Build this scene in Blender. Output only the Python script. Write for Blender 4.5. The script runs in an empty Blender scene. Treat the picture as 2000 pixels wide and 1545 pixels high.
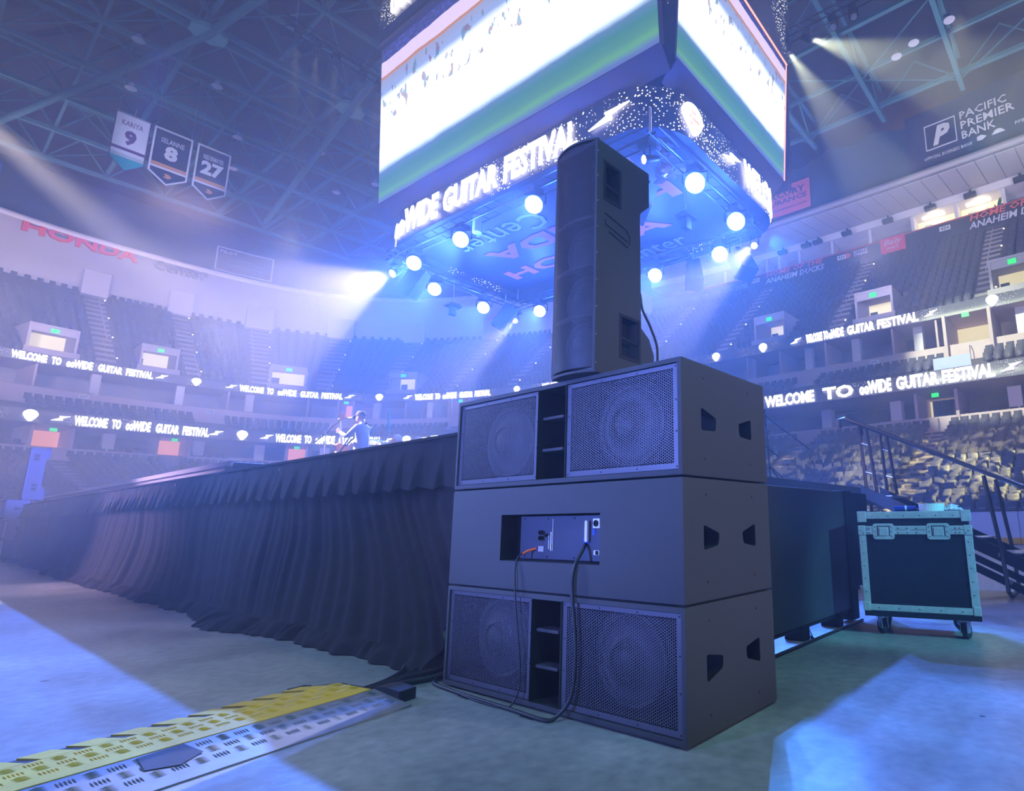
import bpy, bmesh, math, random
import numpy as np
from mathutils import Vector, Matrix
random.seed(7); RNG = np.random.default_rng(7)
PI = math.pi
SC = bpy.context.scene; C = SC.collection

# ------------------------------------------------------------------ camera, world, exposure
cam_d = bpy.data.cameras.new('camera'); cam = bpy.data.objects.new('camera', cam_d); C.objects.link(cam)
CAMZ = 0.9432
_r = Vector((0.60303916, -0.79764539, -0.01027621)); _u = Vector((-0.15271804, -0.12808320, 0.97993464)); _f = Vector((0.78295656, 0.58936960, 0.19905403))
cam.matrix_world = Matrix(((_r.x, _u.x, -_f.x, 0), (_r.y, _u.y, -_f.y, 0), (_r.z, _u.z, -_f.z, CAMZ), (0, 0, 0, 1)))
cam_d.sensor_width = 36.0; cam_d.lens = 36.0 * 1136.92 / 2000.0
cam_d.shift_x = (1000.0 - 1293.52) / 2000.0; cam_d.shift_y = (787.07 - 772.5) / 2000.0
cam_d.clip_start = 0.05; cam_d.clip_end = 400
SC.camera = cam
w = bpy.data.worlds.new('world'); SC.world = w; w.use_nodes = True
w.node_tree.nodes['Background'].inputs[0].default_value = (0.10, 0.10, 0.2, 1)
w.node_tree.nodes['Background'].inputs[1].default_value = 0.02
SC.view_settings.view_transform = 'Standard'; SC.view_settings.look = 'None'
SC.view_settings.gamma = 1.0; SC.view_settings.use_curve_mapping = False
SC.view_settings.exposure = 0.0
cy = SC.cycles
cy.use_denoising = True
try: cy.denoiser = 'OPENIMAGEDENOISE'
except Exception: pass
cy.max_bounces = 5; cy.diffuse_bounces = 3; cy.glossy_bounces = 2; cy.transmission_bounces = 2; cy.volume_bounces = 0
cy.transparent_max_bounces = 6; cy.sample_clamp_indirect = 4.0; cy.sample_clamp_direct = 0; cy.use_light_tree = True
cy.caustics_reflective = False; cy.caustics_refractive = False
cy.use_adaptive_sampling = True; cy.adaptive_threshold = 0.02

# ------------------------------------------------------------------ helpers
def V3(*a): return Vector(a)
def spot(name, loc, target, power, col, angle=30, blend=0.3, size=0.15, gobo=None):
    L = bpy.data.lights.new(name, 'SPOT'); L.energy = power; L.color = col; L.spot_size = math.radians(angle); L.spot_blend = blend; L.shadow_soft_size = size
    o = bpy.data.objects.new(name, L); C.objects.link(o); o.location = loc
    o.rotation_euler = (Vector(target) - Vector(loc)).to_track_quat('-Z', 'Y').to_euler()
    if gobo:
        sc_, lo_, hi_ = gobo
        L.use_nodes = True; nt = L.node_tree; em = nt.nodes['Emission']
        tc = nt.nodes.new('ShaderNodeTexCoord'); vm = nt.nodes.new('ShaderNodeVectorMath'); vm.operation = 'DIVIDE'
        sx = nt.nodes.new('ShaderNodeSeparateXYZ'); cx = nt.nodes.new('ShaderNodeCombineXYZ')
        nt.links.new(tc.outputs['Normal'], sx.inputs[0])
        for i in range(3): nt.links.new(sx.outputs[2], cx.inputs[i])
        nt.links.new(tc.outputs['Normal'], vm.inputs[0]); nt.links.new(cx.outputs[0], vm.inputs[1])
        no = nt.nodes.new('ShaderNodeTexNoise'); no.inputs['Scale'].default_value = sc_; no.inputs['Detail'].default_value = 1.5; no.inputs['Distortion'].default_value = 1.2
        nt.links.new(vm.outputs[0], no.inputs['Vector'])
        mr = nt.nodes.new('ShaderNodeMapRange'); mr.inputs[1].default_value = lo_; mr.inputs[2].default_value = hi_
        nt.links.new(no.outputs[0], mr.inputs[0]); nt.links.new(mr.outputs[0], em.inputs['Strength'])
    return o
def area(name, loc, target, power, col, sx, sy=None):
    L = bpy.data.lights.new(name, 'AREA'); L.energy = power; L.color = col; L.shape = 'RECTANGLE'; L.size = sx; L.size_y = sy or sx
    o = bpy.data.objects.new(name, L); C.objects.link(o); o.location = loc
    o.rotation_euler = (Vector(target) - Vector(loc)).to_track_quat('-Z', 'Y').to_euler(); return o
def point(name, loc, power, col, size=0.2):
    L = bpy.data.lights.new(name, 'POINT'); L.energy = power; L.color = col; L.shadow_soft_size = size
    o = bpy.data.objects.new(name, L); C.objects.link(o); o.location = loc; return o

# ------------------------------------------------------------------ lights of the arena
LAV = (0.62, 0.60, 1.0); BLUE = (0.05, 0.16, 1.0); WARM = (1.0, 0.93, 0.62)
for i, (x, y) in enumerate([(2, -12), (-10, 34), (27, -4), (27, 30), (12, 60), (-14, 8)]):
    area('house_light', (x, y, 28.5), (x, y, 0), (450, 1300, 450, 450, 1300, 800)[i], (LAV, (0.92, 0.66, 0.80), LAV, LAV, (0.92, 0.66, 0.80), (0.8, 0.66, 0.9))[i], 5)
# added fill, unseen: spots on stands and pale soffits, teal areas on roof steel
for i, (a, b_, e, c) in enumerate((((31, -3, 15), (43, -6, 28), 8000, (0.86, 0.78, 0.98)), ((31, 9, 15), (43, 10, 28), 8000, (0.84, 0.76, 0.98)), ((30, 22, 15), (42, 26, 28), 5000, (0.62, 0.62, 1.0)),
                                   ((2, 54, 14), (0, 68, 25), 9500, (1.0, 0.76, 0.82)), ((-12, 52, 14), (-16, 64, 25), 9000, (1.0, 0.78, 0.82)), ((14, 53, 14), (15, 66, 25), 6000, (0.85, 0.72, 0.95)), ((27, 42, 14), (34, 52, 25), 4500, (0.4, 0.5, 1.0)))):
    spot('stand_fill', a, b_, e, c, 125, 0.8, 0.6)
for i, (a, b_, e) in enumerate((((29, 4, 8), (37, 4, 9), 900), ((0, 50, 7), (0, 62, 9), 3500), ((20, 48, 7), (26, 56, 9), 2200))):
    spot('concourse_fill', a, b_, e, (0.95, 0.72, 0.85), 130, 0.8, 0.6)  # added fill for the concourse level, no fixtures modelled
area('roof_fill', (-6, 26, 9), (2, 44, 34), 1300, (0.05, 0.55, 0.72), 2)
spot('banner_fill', (7.5, 33, 17), (8, 45, 24), 6500, (0.80, 0.76, 1.0), 30, 0.7, 0.3)  # added spot that lifts the dim banners
area('roof_fill', (26, 2, 16), (40, 2, 34), 600, (0.08, 0.50, 0.66), 2)
# unseen washes, added to light the stage front and the loudspeaker stack
spot('wash_front_blue', (-10, 6, 2.6), (2.3, 2.4, 1.9), 17000, (0.15, 0.25, 1.0), 21, 0.9, 0.4)
spot('wash_front_violet', (-7.5, -4, 3.0), (2.3, 2.6, 1.9), 1700, (0.55, 0.48, 1.0), 24, 0.9, 0.4)
spot('wash_skirt_pink', (-2.5, 20, 4.2), (2.5, 13.6, 1.0), 5500, (0.95, 0.62, 0.85), 26, 0.9, 0.15)
spot('wash_skirt_blue', (-1.5, 15, 4.5), (2.5, 6.0, 1.1), 3600, (0.26, 0.40, 1.0), 34, 0.8, 0.1)
spot('wash_far_stack', (1.5, 10, 8), (2.7, 27, 2.5), 70000, (0.10, 0.14, 1.0), 8, 0.6, 0.2)
spot('wash_side_neutral', (5.5, -11, 2.6), (2.7, 1.6, 1.2), 3600, (0.78, 0.74, 0.90), 15, 0.8, 0.4)
spot('wash_case_cyan', (2.2, -7, 5.5), (5.3, 1.2, 0.6), 4600, (0.16, 0.72, 1.0), 11, 0.5, 0.2)
spot('floor_teal', (-1, -4, 12), (1.6, 2.2, 0), 2600, (0.18, 0.70, 0.72), 34, 0.8, 0.4)
spot('floor_blue', (-7, 1, 12), (1.3, 2.6, 0), 900, (0.18, 0.28, 1.0), 12, 0.7, 0.2)
spot('floor_gobo_blue', (15, 7, 9.2), (4.6, 0.2, 0), 5000, (0.04, 0.26, 1.0), 34, 0.3, 0.03, (11.0, 0.48, 0.53))
spot('floor_right_blue', (14, -4, 13), (7.6, 0.6, 0), 1200, (0.16, 0.28, 1.0), 22, 0.3, 0.2)
for q in (2.6, 7.6, 12.0): spot('seat_gobo', (2, -6, 14), (30.5, q, 3.3 if q < 10 else 2.8), 190000 if q < 10 else 120000, (1.0, 0.90, 0.36), 13, 0.2, 0.03, (34.0, 0.49, 0.55))
spot('soffit_wash', (20, 2, 18), (40, 5, 27), 9000, WARM, 26, 0.6, 0.2)

# ------------------------------------------------------------------ materials
def mat(name, col, rough=0.6, metal=0.0, var=0.0, scale=8.0, bump=0.0, bscale=60.0, emit=None, estr=0.0, spec=0.5, sheen=0.0, sample=False):
    m = bpy.data.materials.new(name); m.use_nodes = True; nt = m.node_tree; b = nt.nodes['Principled BSDF']
    b.inputs['Base Color'].default_value = (*col, 1); b.inputs['Roughness'].default_value = rough; b.inputs['Metallic'].default_value = metal
    b.inputs['Specular IOR Level'].default_value = spec
    tc = nt.nodes.new('ShaderNodeTexCoord')
    if var > 0:
        n = nt.nodes.new('ShaderNodeTexNoise'); n.inputs['Scale'].default_value = scale; n.inputs['Detail'].default_value = 4
        nt.links.new(tc.outputs['Object'], n.inputs['Vector'])
        mx = nt.nodes.new('ShaderNodeMixRGB'); mx.inputs[1].default_value = (*[max(0, c * (1 - var)) for c in col], 1); mx.inputs[2].default_value = (*[min(1, c * (1 + var)) for c in col], 1)
        nt.links.new(n.outputs[0], mx.inputs[0]); nt.links.new(mx.outputs[0], b.inputs['Base Color'])
    if bump > 0:
        n2 = nt.nodes.new('ShaderNodeTexNoise'); n2.inputs['Scale'].default_value = bscale; n2.inputs['Detail'].default_value = 3
        nt.links.new(tc.outputs['Object'], n2.inputs['Vector'])
        bp = nt.nodes.new('ShaderNodeBump'); bp.inputs['Strength'].default_value = bump; bp.inputs['Distance'].default_value = 0.004
        nt.links.new(n2.outputs[0], bp.inputs['Height']); nt.links.new(bp.outputs[0], b.inputs['Normal'])
    if emit:
        b.inputs['Emission Color'].default_value = (*emit, 1); b.inputs['Emission Strength'].default_value = estr
        if not sample: m.cycles.emission_sampling = 'NONE'
    return m
M = {}
M['cab'] = mat('textured_black_paint', (0.055, 0.055, 0.062), 0.55, var=0.35, scale=260, bump=0.9, bscale=420)
M['cab2'] = mat('far_cabinet_paint', (0.05, 0.05, 0.06), 0.6, var=0.2, scale=60)
M['grille'] = mat('grille_steel_paint', (0.10, 0.095, 0.12), 0.42, 0.2)
M['grille2'] = mat('fine_grille_paint', (0.05, 0.05, 0.06), 0.5, 0.1)
M['portal'] = mat('portal_concrete', (0.34, 0.31, 0.35), 0.85)
M['center'] = mat('grey_outline_letters', (0.22, 0.22, 0.28), 0.7)
M['cone'] = mat('driver_cone_paper', (0.022, 0.022, 0.028), 0.55, var=0.3, scale=40)
M['rubber'] = mat('black_rubber', (0.018, 0.018, 0.02), 0.7)
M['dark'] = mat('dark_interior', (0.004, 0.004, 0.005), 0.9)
M['screw'] = mat('black_screw', (0.02, 0.02, 0.025), 0.35, 0.6)
M['plate'] = mat('amp_plate_anodised', (0.07, 0.075, 0.11), 0.35, 0.3, var=0.1)
M['steel'] = mat('bare_steel', (0.55, 0.56, 0.58), 0.3, 0.9, var=0.15, scale=30)
M['alu'] = mat('case_aluminium', (0.62, 0.64, 0.66), 0.42, 0.4, var=0.3, scale=22, bump=0.3, bscale=90)
M['plyblack'] = mat('black_laminate', (0.010, 0.011, 0.014), 0.6, var=0.3, scale=30, spec=0.2)
M['label'] = mat('white_label_print', (0.75, 0.76, 0.8), 0.6)
M['yellowlab'] = mat('yellow_label_print', (0.8, 0.75, 0.25), 0.6)
M['blueconn'] = mat('blue_connector', (0.02, 0.09, 0.75), 0.4)
M['orange'] = mat('orange_heatshrink', (0.95, 0.16, 0.03), 0.5)
M['cable'] = mat('black_cable_jacket', (0.02, 0.022, 0.028), 0.5)
M['yellow'] = mat('yellow_ramp_plastic', (0.85, 0.52, 0.03), 0.55, var=0.25, scale=9)
M['ramp'] = mat('ramp_tread', (0.22, 0.22, 0.25), 0.5, 0.2, var=0.3, scale=12)
M['cloth'] = mat('black_drape_cloth', (0.030, 0.029, 0.034), 0.92, var=0.35, scale=9, bump=0.7, bscale=260, spec=0.15)
M['stage'] = mat('stage_deck_top', (0.08, 0.08, 0.09), 0.6, var=0.2)
M['chrome'] = mat('handrail_tube', (0.30, 0.24, 0.20), 0.25, 0.9)
M['blackmetal'] = mat('black_steel', (0.02, 0.02, 0.025), 0.45, 0.3)
M['tread'] = mat('aluminium_tread', (0.45, 0.48, 0.52), 0.4, 0.7, var=0.1)
M['panel'] = mat('smooth_black_board', (0.045, 0.045, 0.055), 0.42, var=0.15, scale=3)
M['conc'] = mat('pink_grey_concrete', (0.46, 0.37, 0.39), 0.85, var=0.08, scale=1.5, bump=0.2)
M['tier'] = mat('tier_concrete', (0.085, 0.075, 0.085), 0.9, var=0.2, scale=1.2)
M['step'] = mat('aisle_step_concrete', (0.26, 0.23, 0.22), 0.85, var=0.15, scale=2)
M['white'] = mat('white_paint', (0.74, 0.70, 0.76), 0.8, var=0.04, scale=0.6)
M['soffit'] = mat('soffit_board', (0.60, 0.56, 0.63), 0.85, var=0.06, scale=0.7)
M['seat'] = mat('dark_seat_plastic', (0.062, 0.062, 0.085), 0.42, var=0.2, scale=2, spec=0.6)
M['seatfar'] = mat('dark_seat_plastic_far', (0.06, 0.058, 0.08), 0.6, var=0.2, scale=0.4)
M['maroon'] = mat('maroon_trim', (0.35, 0.06, 0.08), 0.7)
M['red'] = mat('red_sign_face', (0.75, 0.04, 0.06), 0.6)
M['redline'] = mat('red_rail', (0.7, 0.08, 0.06), 0.5)
M['boardwhite'] = mat('white_rink_board', (0.82, 0.80, 0.86), 0.35)
M['boardyellow'] = mat('yellow_kick_plate', (0.95, 0.50, 0.02), 0.4)
M['boardblue'] = mat('blue_board_stripe', (0.01, 0.15, 0.75), 0.4)
M['band'] = mat('dark_blue_band', (0.030, 0.035, 0.05), 0.8)
M['teal'] = mat('teal_roof_steel', (0.09, 0.24, 0.28), 0.6, 0.1, var=0.2, scale=0.8)
M['deck'] = mat('dark_roof_deck', (0.025, 0.035, 0.05), 0.9, var=0.3, scale=0.4)
M['curtain'] = mat('dark_teal_curtain', (0.03, 0.055, 0.07), 0.9, var=0.3, scale=0.7)
M['corr'] = mat('corrugated_cladding', (0.30, 0.22, 0.13), 0.6, var=0.1)
M['glass'] = mat('dark_tinted_glass', (0.04, 0.04, 0.06), 0.1)
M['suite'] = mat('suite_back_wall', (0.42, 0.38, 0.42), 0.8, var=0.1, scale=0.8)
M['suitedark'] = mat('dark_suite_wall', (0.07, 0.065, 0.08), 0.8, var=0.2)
M['drapegrey'] = mat('grey_green_curtain', (0.10, 0.13, 0.12), 0.9)
M['navy'] = mat('navy_cloth', (0.025, 0.025, 0.06), 0.85)
M['bwhite'] = mat('banner_white', (0.66, 0.64, 0.74), 0.8)
M['bteal'] = mat('banner_teal', (0.0, 0.32, 0.34), 0.8)
M['bpurple'] = mat('banner_plum', (0.12, 0.03, 0.12), 0.8)
M['bgold'] = mat('banner_gold', (0.62, 0.27, 0.10), 0.8)
M['bsilver'] = mat('banner_silver', (0.40, 0.46, 0.50), 0.8)
M['orangesign'] = mat('orange_red_sign', (0.85, 0.13, 0.08), 0.7)
M['skin'] = mat('skin', (0.62, 0.36, 0.26), 0.5)
M['jacket'] = mat('grey_blue_jacket', (0.48, 0.45, 0.52), 0.8, var=0.2, scale=6)
M['jeans'] = mat('dark_trousers', (0.06, 0.06, 0.09), 0.85)
M['cap'] = mat('dark_cap', (0.10, 0.08, 0.10), 0.8)
M['hair'] = mat('grey_hair', (0.55, 0.52, 0.50), 0.7)
M['wood'] = mat('orange_guitar_wood', (0.75, 0.25, 0.04), 0.3, var=0.25, scale=6)
M['cream'] = mat('cream_guitar_top', (0.9, 0.85, 0.75), 0.35)
M['brass'] = mat('cymbal_brass', (0.75, 0.62, 0.30), 0.3, 0.8)
M['tape'] = mat('white_tape_roll', (0.75, 0.85, 0.82), 0.6)
M['tissue'] = mat('crumpled_white_paper', (0.85, 0.88, 0.95), 0.8)
M['bluecan'] = mat('blue_bottle', (0.02, 0.04, 0.35), 0.4)
# light givers and glowing walls
M['led'] = mat('led_lettering', (0.9, 0.9, 0.9), 0.5, emit=(1.0, 0.93, 0.86), estr=7.0)
M['ledorange'] = mat('led_orange_edge', (0.9, 0.3, 0.2), 0.5, emit=(1.0, 0.35, 0.22), estr=2.0)
M['lens'] = mat('lamp_lens', (1, 1, 1), 0.3, emit=(0.86, 0.94, 1.0), estr=22.0)
M['lenswarm'] = mat('warm_lamp_lens', (1, 1, 1), 0.3, emit=(1.0, 0.95, 0.70), estr=22.0)
M['exit'] = mat('green_exit_sign', (0.02, 0.4, 0.1), 0.5, emit=(0.01, 0.85, 0.10), estr=1.2)
M['ylit'] = mat('glowing_concourse_wall', (0.7, 0.65, 0.4), 0.8, emit=(1.0, 0.86, 0.42), estr=0.8)  # wall itself glows in place of concourse light falling on it
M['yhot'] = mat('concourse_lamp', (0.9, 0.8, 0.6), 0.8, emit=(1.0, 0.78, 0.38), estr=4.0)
M['olit'] = mat('orange_glowing_wall', (0.7, 0.4, 0.2), 0.8, emit=(1.0, 0.36, 0.09), estr=0.8)  # orange light of the concourse put into the wall as glow
M['aisle'] = mat('aisle_lamp', (1, 0.9, 0.7), 0.5, emit=(1.0, 0.78, 0.5), estr=9.0)
M['greystrip'] = mat('stage_edge_lip', (0.50, 0.47, 0.55), 0.5)

def led_panel_mat(name, base, dens, strength, col=(1.0, 0.92, 0.78), rad=0.16, lo=0.50, hi=0.62):
    m = mat(name, base, 0.4, spec=0.4); nt = m.node_tree; b = nt.nodes['Principled BSDF']
    uv = nt.nodes.new('ShaderNodeUVMap'); vo = nt.nodes.new('ShaderNodeTexVoronoi'); vo.voronoi_dimensions = '2D'; vo.inputs['Scale'].default_value = dens
    nt.links.new(uv.outputs[0], vo.inputs['Vector'])
    lt = nt.nodes.new('ShaderNodeMath'); lt.operation = 'LESS_THAN'; lt.inputs[1].default_value = rad; nt.links.new(vo.outputs['Distance'], lt.inputs[0])
    sp = nt.nodes.new('ShaderNodeSeparateColor'); nt.links.new(vo.outputs['Color'], sp.inputs[0])
    g = nt.nodes.new('ShaderNodeMath'); g.operation = 'GREATER_THAN'; g.inputs[1].default_value = 0.35; nt.links.new(sp.outputs[0], g.inputs[0])
    n = nt.nodes.new('ShaderNodeTexNoise'); n.inputs['Scale'].default_value = 0.55; nt.links.new(uv.outputs[0], n.inputs['Vector'])
    g2 = nt.nodes.new('ShaderNodeMapRange'); g2.inputs[1].default_value = lo; g2.inputs[2].default_value = hi; nt.links.new(n.outputs[0], g2.inputs[0])
    a = nt.nodes.new('ShaderNodeMath'); a.operation = 'MULTIPLY'; nt.links.new(lt.outputs[0], a.inputs[0]); nt.links.new(g.outputs[0], a.inputs[1])
    c = nt.nodes.new('ShaderNodeMath'); c.operation = 'MULTIPLY'; nt.links.new(a.outputs[0], c.inputs[0]); nt.links.new(g2.outputs[0], c.inputs[1])
    d = nt.nodes.new('ShaderNodeMath'); d.operation = 'MULTIPLY'; d.inputs[1].default_value = strength; nt.links.new(c.outputs[0], d.inputs[0])
    b.inputs['Emission Color'].default_value = (*col, 1); nt.links.new(d.outputs[0], b.inputs['Emission Strength'])
    m.cycles.emission_sampling = 'NONE'; return m
M['ledband'] = led_panel_mat('ribbon_led_panel', (0.10, 0.10, 0.13), 8.0, 1.6)
M['ledring2'] = led_panel_mat('scoreboard_corner_led_panel', (0.05, 0.05, 0.08), 10.0, 4.0, rad=0.18, lo=0.33, hi=0.55)
M['ledring'] = led_panel_mat('scoreboard_ring_led_panel', (0.05, 0.05, 0.08), 9.0, 4.5, rad=0.17)

def screen_mat(name, slant, green, top, blue):
    # picture on the screen: a bright rink floor between dark seats and a green lower band, with small figures
    m = bpy.data.materials.new(name); m.use_nodes = True; nt = m.node_tree; nt.nodes.clear(); L = nt.links
    out = nt.nodes.new('ShaderNodeOutputMaterial'); em = nt.nodes.new('ShaderNodeEmission'); L.new(em.outputs[0], out.inputs[0])
    uv = nt.nodes.new('ShaderNodeUVMap'); s = nt.nodes.new('ShaderNodeSeparateXYZ'); L.new(uv.outputs[0], s.inputs[0])
    def mth(op, a, b=None):
        n = nt.nodes.new('ShaderNodeMath'); n.operation = op
        for i, q in enumerate((a, b)):
            if q is None: continue
            if isinstance(q, (int, float)): n.inputs[i].default_value = q
            else: L.new(q, n.inputs[i])
        return n.outputs[0]
    v = mth('SUBTRACT', s.outputs[1], mth('MULTIPLY', s.outputs[0], slant))
    ns = nt.nodes.new('ShaderNodeTexNoise'); ns.inputs['Scale'].default_value = 9; ns.inputs['Detail'].default_value = 6; L.new(uv.outputs[0], ns.inputs['Vector'])
    v = mth('ADD', v, mth('MULTIPLY', mth('SUBTRACT', ns.outputs[0], 0.5), 0.03))
    def ramp(stops):
        r = nt.nodes.new('ShaderNodeValToRGB'); e = r.color_ramp.elements; e[0].position = stops[0][0]; e[0].color = (*stops[0][1], 1); e[1].position = stops[1][0]; e[1].color = (*stops[1][1], 1)
        for p_, c_ in stops[2:]: q = e.new(p_); q.color = (*c_, 1)
        return r
    g = green
    r = ramp([(0.0, (0.30, 0.42, 0.95)), (0.04, (0.35, 1.05, 0.35)), (0.07, (0.25, 0.75, 0.40)), (g - 0.05, (0.16, 0.62, 0.50)), (g, (0.30, 0.60, 0.95)), (g + 0.03, (2.2, 2.6, 3.2)), (g + 0.10, (4.2, 4.3, 4.5)), (top - 0.16, (3.6, 3.8, 4.2)), (top - 0.10, (0.8, 1.1, 1.9)), (top - 0.02, (0.9, 0.95, 1.4))])
    vm_ = mth('MULTIPLY', v, 1.0); L.new(vm_, r.inputs[0])
    # dasher boards and seats above
    inb = mth('MULTIPLY', mth('GREATER_THAN', v, top), mth('LESS_THAN', v, top + 0.11))
    seats = mth('GREATER_THAN', v, top + 0.11)
    mx1 = nt.nodes.new('ShaderNodeMixRGB'); L.new(inb, mx1.inputs[0]); L.new(r.outputs[0], mx1.inputs[1]); mx1.inputs[2].default_value = (2.2, 1.7, 2.2, 1)
    org = mth('MULTIPLY', mth('GREATER_THAN', v, top - 0.008), mth('LESS_THAN', v, top + 0.012))
    mx2 = nt.nodes.new('ShaderNodeMixRGB'); L.new(org, mx2.inputs[0]); L.new(mx1.outputs[0], mx2.inputs[1]); mx2.inputs[2].default_value = (1.5, 0.6, 0.2, 1)
    vo = nt.nodes.new('ShaderNodeTexVoronoi'); vo.inputs['Scale'].default_value = 60; L.new(uv.outputs[0], vo.inputs['Vector'])
    sr = ramp([(0.0, blue), (0.6, tuple(c * 0.35 for c in blue))]); L.new(vo.outputs['Distance'], sr.inputs[0])
    mx3 = nt.nodes.new('ShaderNodeMixRGB'); L.new(seats, mx3.inputs[0]); L.new(mx2.outputs[0], mx3.inputs[1]); L.new(sr.outputs[0], mx3.inputs[2])
    # small dark and coloured figures standing on the bright floor
    mp = nt.nodes.new('ShaderNodeMapping'); mp.inputs['Scale'].default_value = (42, 9, 1); L.new(uv.outputs[0], mp.inputs[0])
    vf = nt.nodes.new('ShaderNodeTexNoise'); vf.inputs['Scale'].default_value = 1.0; vf.inputs['Detail'].default_value = 3; L.new(mp.outputs[0], vf.inputs['Vector'])
    fm = mth('MULTIPLY', mth('GREATER_THAN', vf.outputs[0], 0.60), mth('MULTIPLY', mth('GREATER_THAN', v, top - 0.30), mth('LESS_THAN', v, top - 0.02)))
    vc = nt.nodes.new('ShaderNodeTexNoise'); vc.inputs['Scale'].default_value = 30; L.new(uv.outputs[0], vc.inputs['Vector'])
    cr = ramp([(0.3, (0.05, 0.15, 0.6)), (0.45, (0.1, 0.8, 0.9)), (0.55, (0.9, 0.12, 0.1)), (0.7, (0.3, 0.3, 0.7))]); L.new(vc.outputs[0], cr.inputs[0])
    mx4 = nt.nodes.new('ShaderNodeMixRGB'); L.new(mth('MULTIPLY', fm, 0.75), mx4.inputs[0]); L.new(mx3.outputs[0], mx4.inputs[1]); L.new(cr.outputs[0], mx4.inputs[2])
    L.new(mx4.outputs[0], em.inputs[0]); em.inputs[1].default_value = 0.42
    m.cycles.emission_sampling = 'FRONT'; return m

def floor_mat():
    m = mat('painted_arena_concrete', (0.34, 0.36, 0.36), 0.42, spec=0.45); nt = m.node_tree; L = nt.links; b = nt.nodes['Principled BSDF']
    tc = nt.nodes.new('ShaderNodeTexCoord')
    def noise(s, d, dist=0):
        n = nt.nodes.new('ShaderNodeTexNoise'); n.inputs['Scale'].default_value = s; n.inputs['Detail'].default_value = d; n.inputs['Distortion'].default_value = dist; L.new(tc.outputs['Object'], n.inputs['Vector']); return n
    n1 = noise(0.9, 8); n2 = noise(14, 6); n3 = noise(5, 2, 3)
    r = nt.nodes.new('ShaderNodeValToRGB'); r.color_ramp.elements[0].position = 0.3; r.color_ramp.elements[0].color = (0.20, 0.215, 0.215, 1); r.color_ramp.elements[1].position = 0.72; r.color_ramp.elements[1].color = (0.42, 0.43, 0.42, 1)
    L.new(n1.outputs[0], r.inputs[0])
    mx = nt.nodes.new('ShaderNodeMixRGB'); mx.blend_type = 'OVERLAY'; mx.inputs[0].default_value = 0.45; L.new(r.outputs[0], mx.inputs[1]); L.new(n2.outputs[0], mx.inputs[2])
    # thin pale scratches and a few dark spots
    r3 = nt.nodes.new('ShaderNodeValToRGB'); e = r3.color_ramp.elements; e[0].position = 0.495; e[0].color = (0, 0, 0, 1); e[1].position = 0.50; e[1].color = (1, 1, 1, 1); q = e.new(0.506); q.color = (0, 0, 0, 1)
    L.new(n3.outputs[0], r3.inputs[0]); n5 = noise(1.3, 2)
    g = nt.nodes.new('ShaderNodeMath'); g.operation = 'GREATER_THAN'; g.inputs[1].default_value = 0.60; L.new(n5.outputs[0], g.inputs[0])
    g2 = nt.nodes.new('ShaderNodeMath'); g2.operation = 'MULTIPLY'; L.new(g.outputs[0], g2.inputs[0]); L.new(r3.outputs[0], g2.inputs[1])
    g3 = nt.nodes.new('ShaderNodeMath'); g3.operation = 'MULTIPLY'; g3.inputs[1].default_value = 0.35; L.new(g2.outputs[0], g3.inputs[0])
    mx2 = nt.nodes.new('ShaderNodeMixRGB'); L.new(g3.outputs[0], mx2.inputs[0]); L.new(mx.outputs[0], mx2.inputs[1]); mx2.inputs[2].default_value = (0.7, 0.72, 0.7, 1)
    vo = nt.nodes.new('ShaderNodeTexVoronoi'); vo.inputs['Scale'].default_value = 1.7; L.new(tc.outputs['Object'], vo.inputs['Vector'])
    l = nt.nodes.new('ShaderNodeMath'); l.operation = 'LESS_THAN'; l.inputs[1].default_value = 0.035; L.new(vo.outputs['Distance'], l.inputs[0])
    mx3 = nt.nodes.new('ShaderNodeMixRGB'); L.new(l.outputs[0], mx3.inputs[0]); L.new(mx2.outputs[0], mx3.inputs[1]); mx3.inputs[2].default_value = (0.05, 0.05, 0.06, 1)
    L.new(mx3.outputs[0], b.inputs['Base Color'])
    rr = nt.nodes.new('ShaderNodeMapRange'); rr.inputs[3].default_value = 0.22; rr.inputs[4].default_value = 0.55; L.new(n1.outputs[0], rr.inputs[0]); L.new(rr.outputs[0], b.inputs['Roughness'])
    bp = nt.nodes.new('ShaderNodeBump'); bp.inputs['Strength'].default_value = 0.25; bp.inputs['Distance'].default_value = 0.003; L.new(n2.outputs[0], bp.inputs['Height']); L.new(bp.outputs[0], b.inputs['Normal'])
    return m
M['floor'] = floor_mat()

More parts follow.
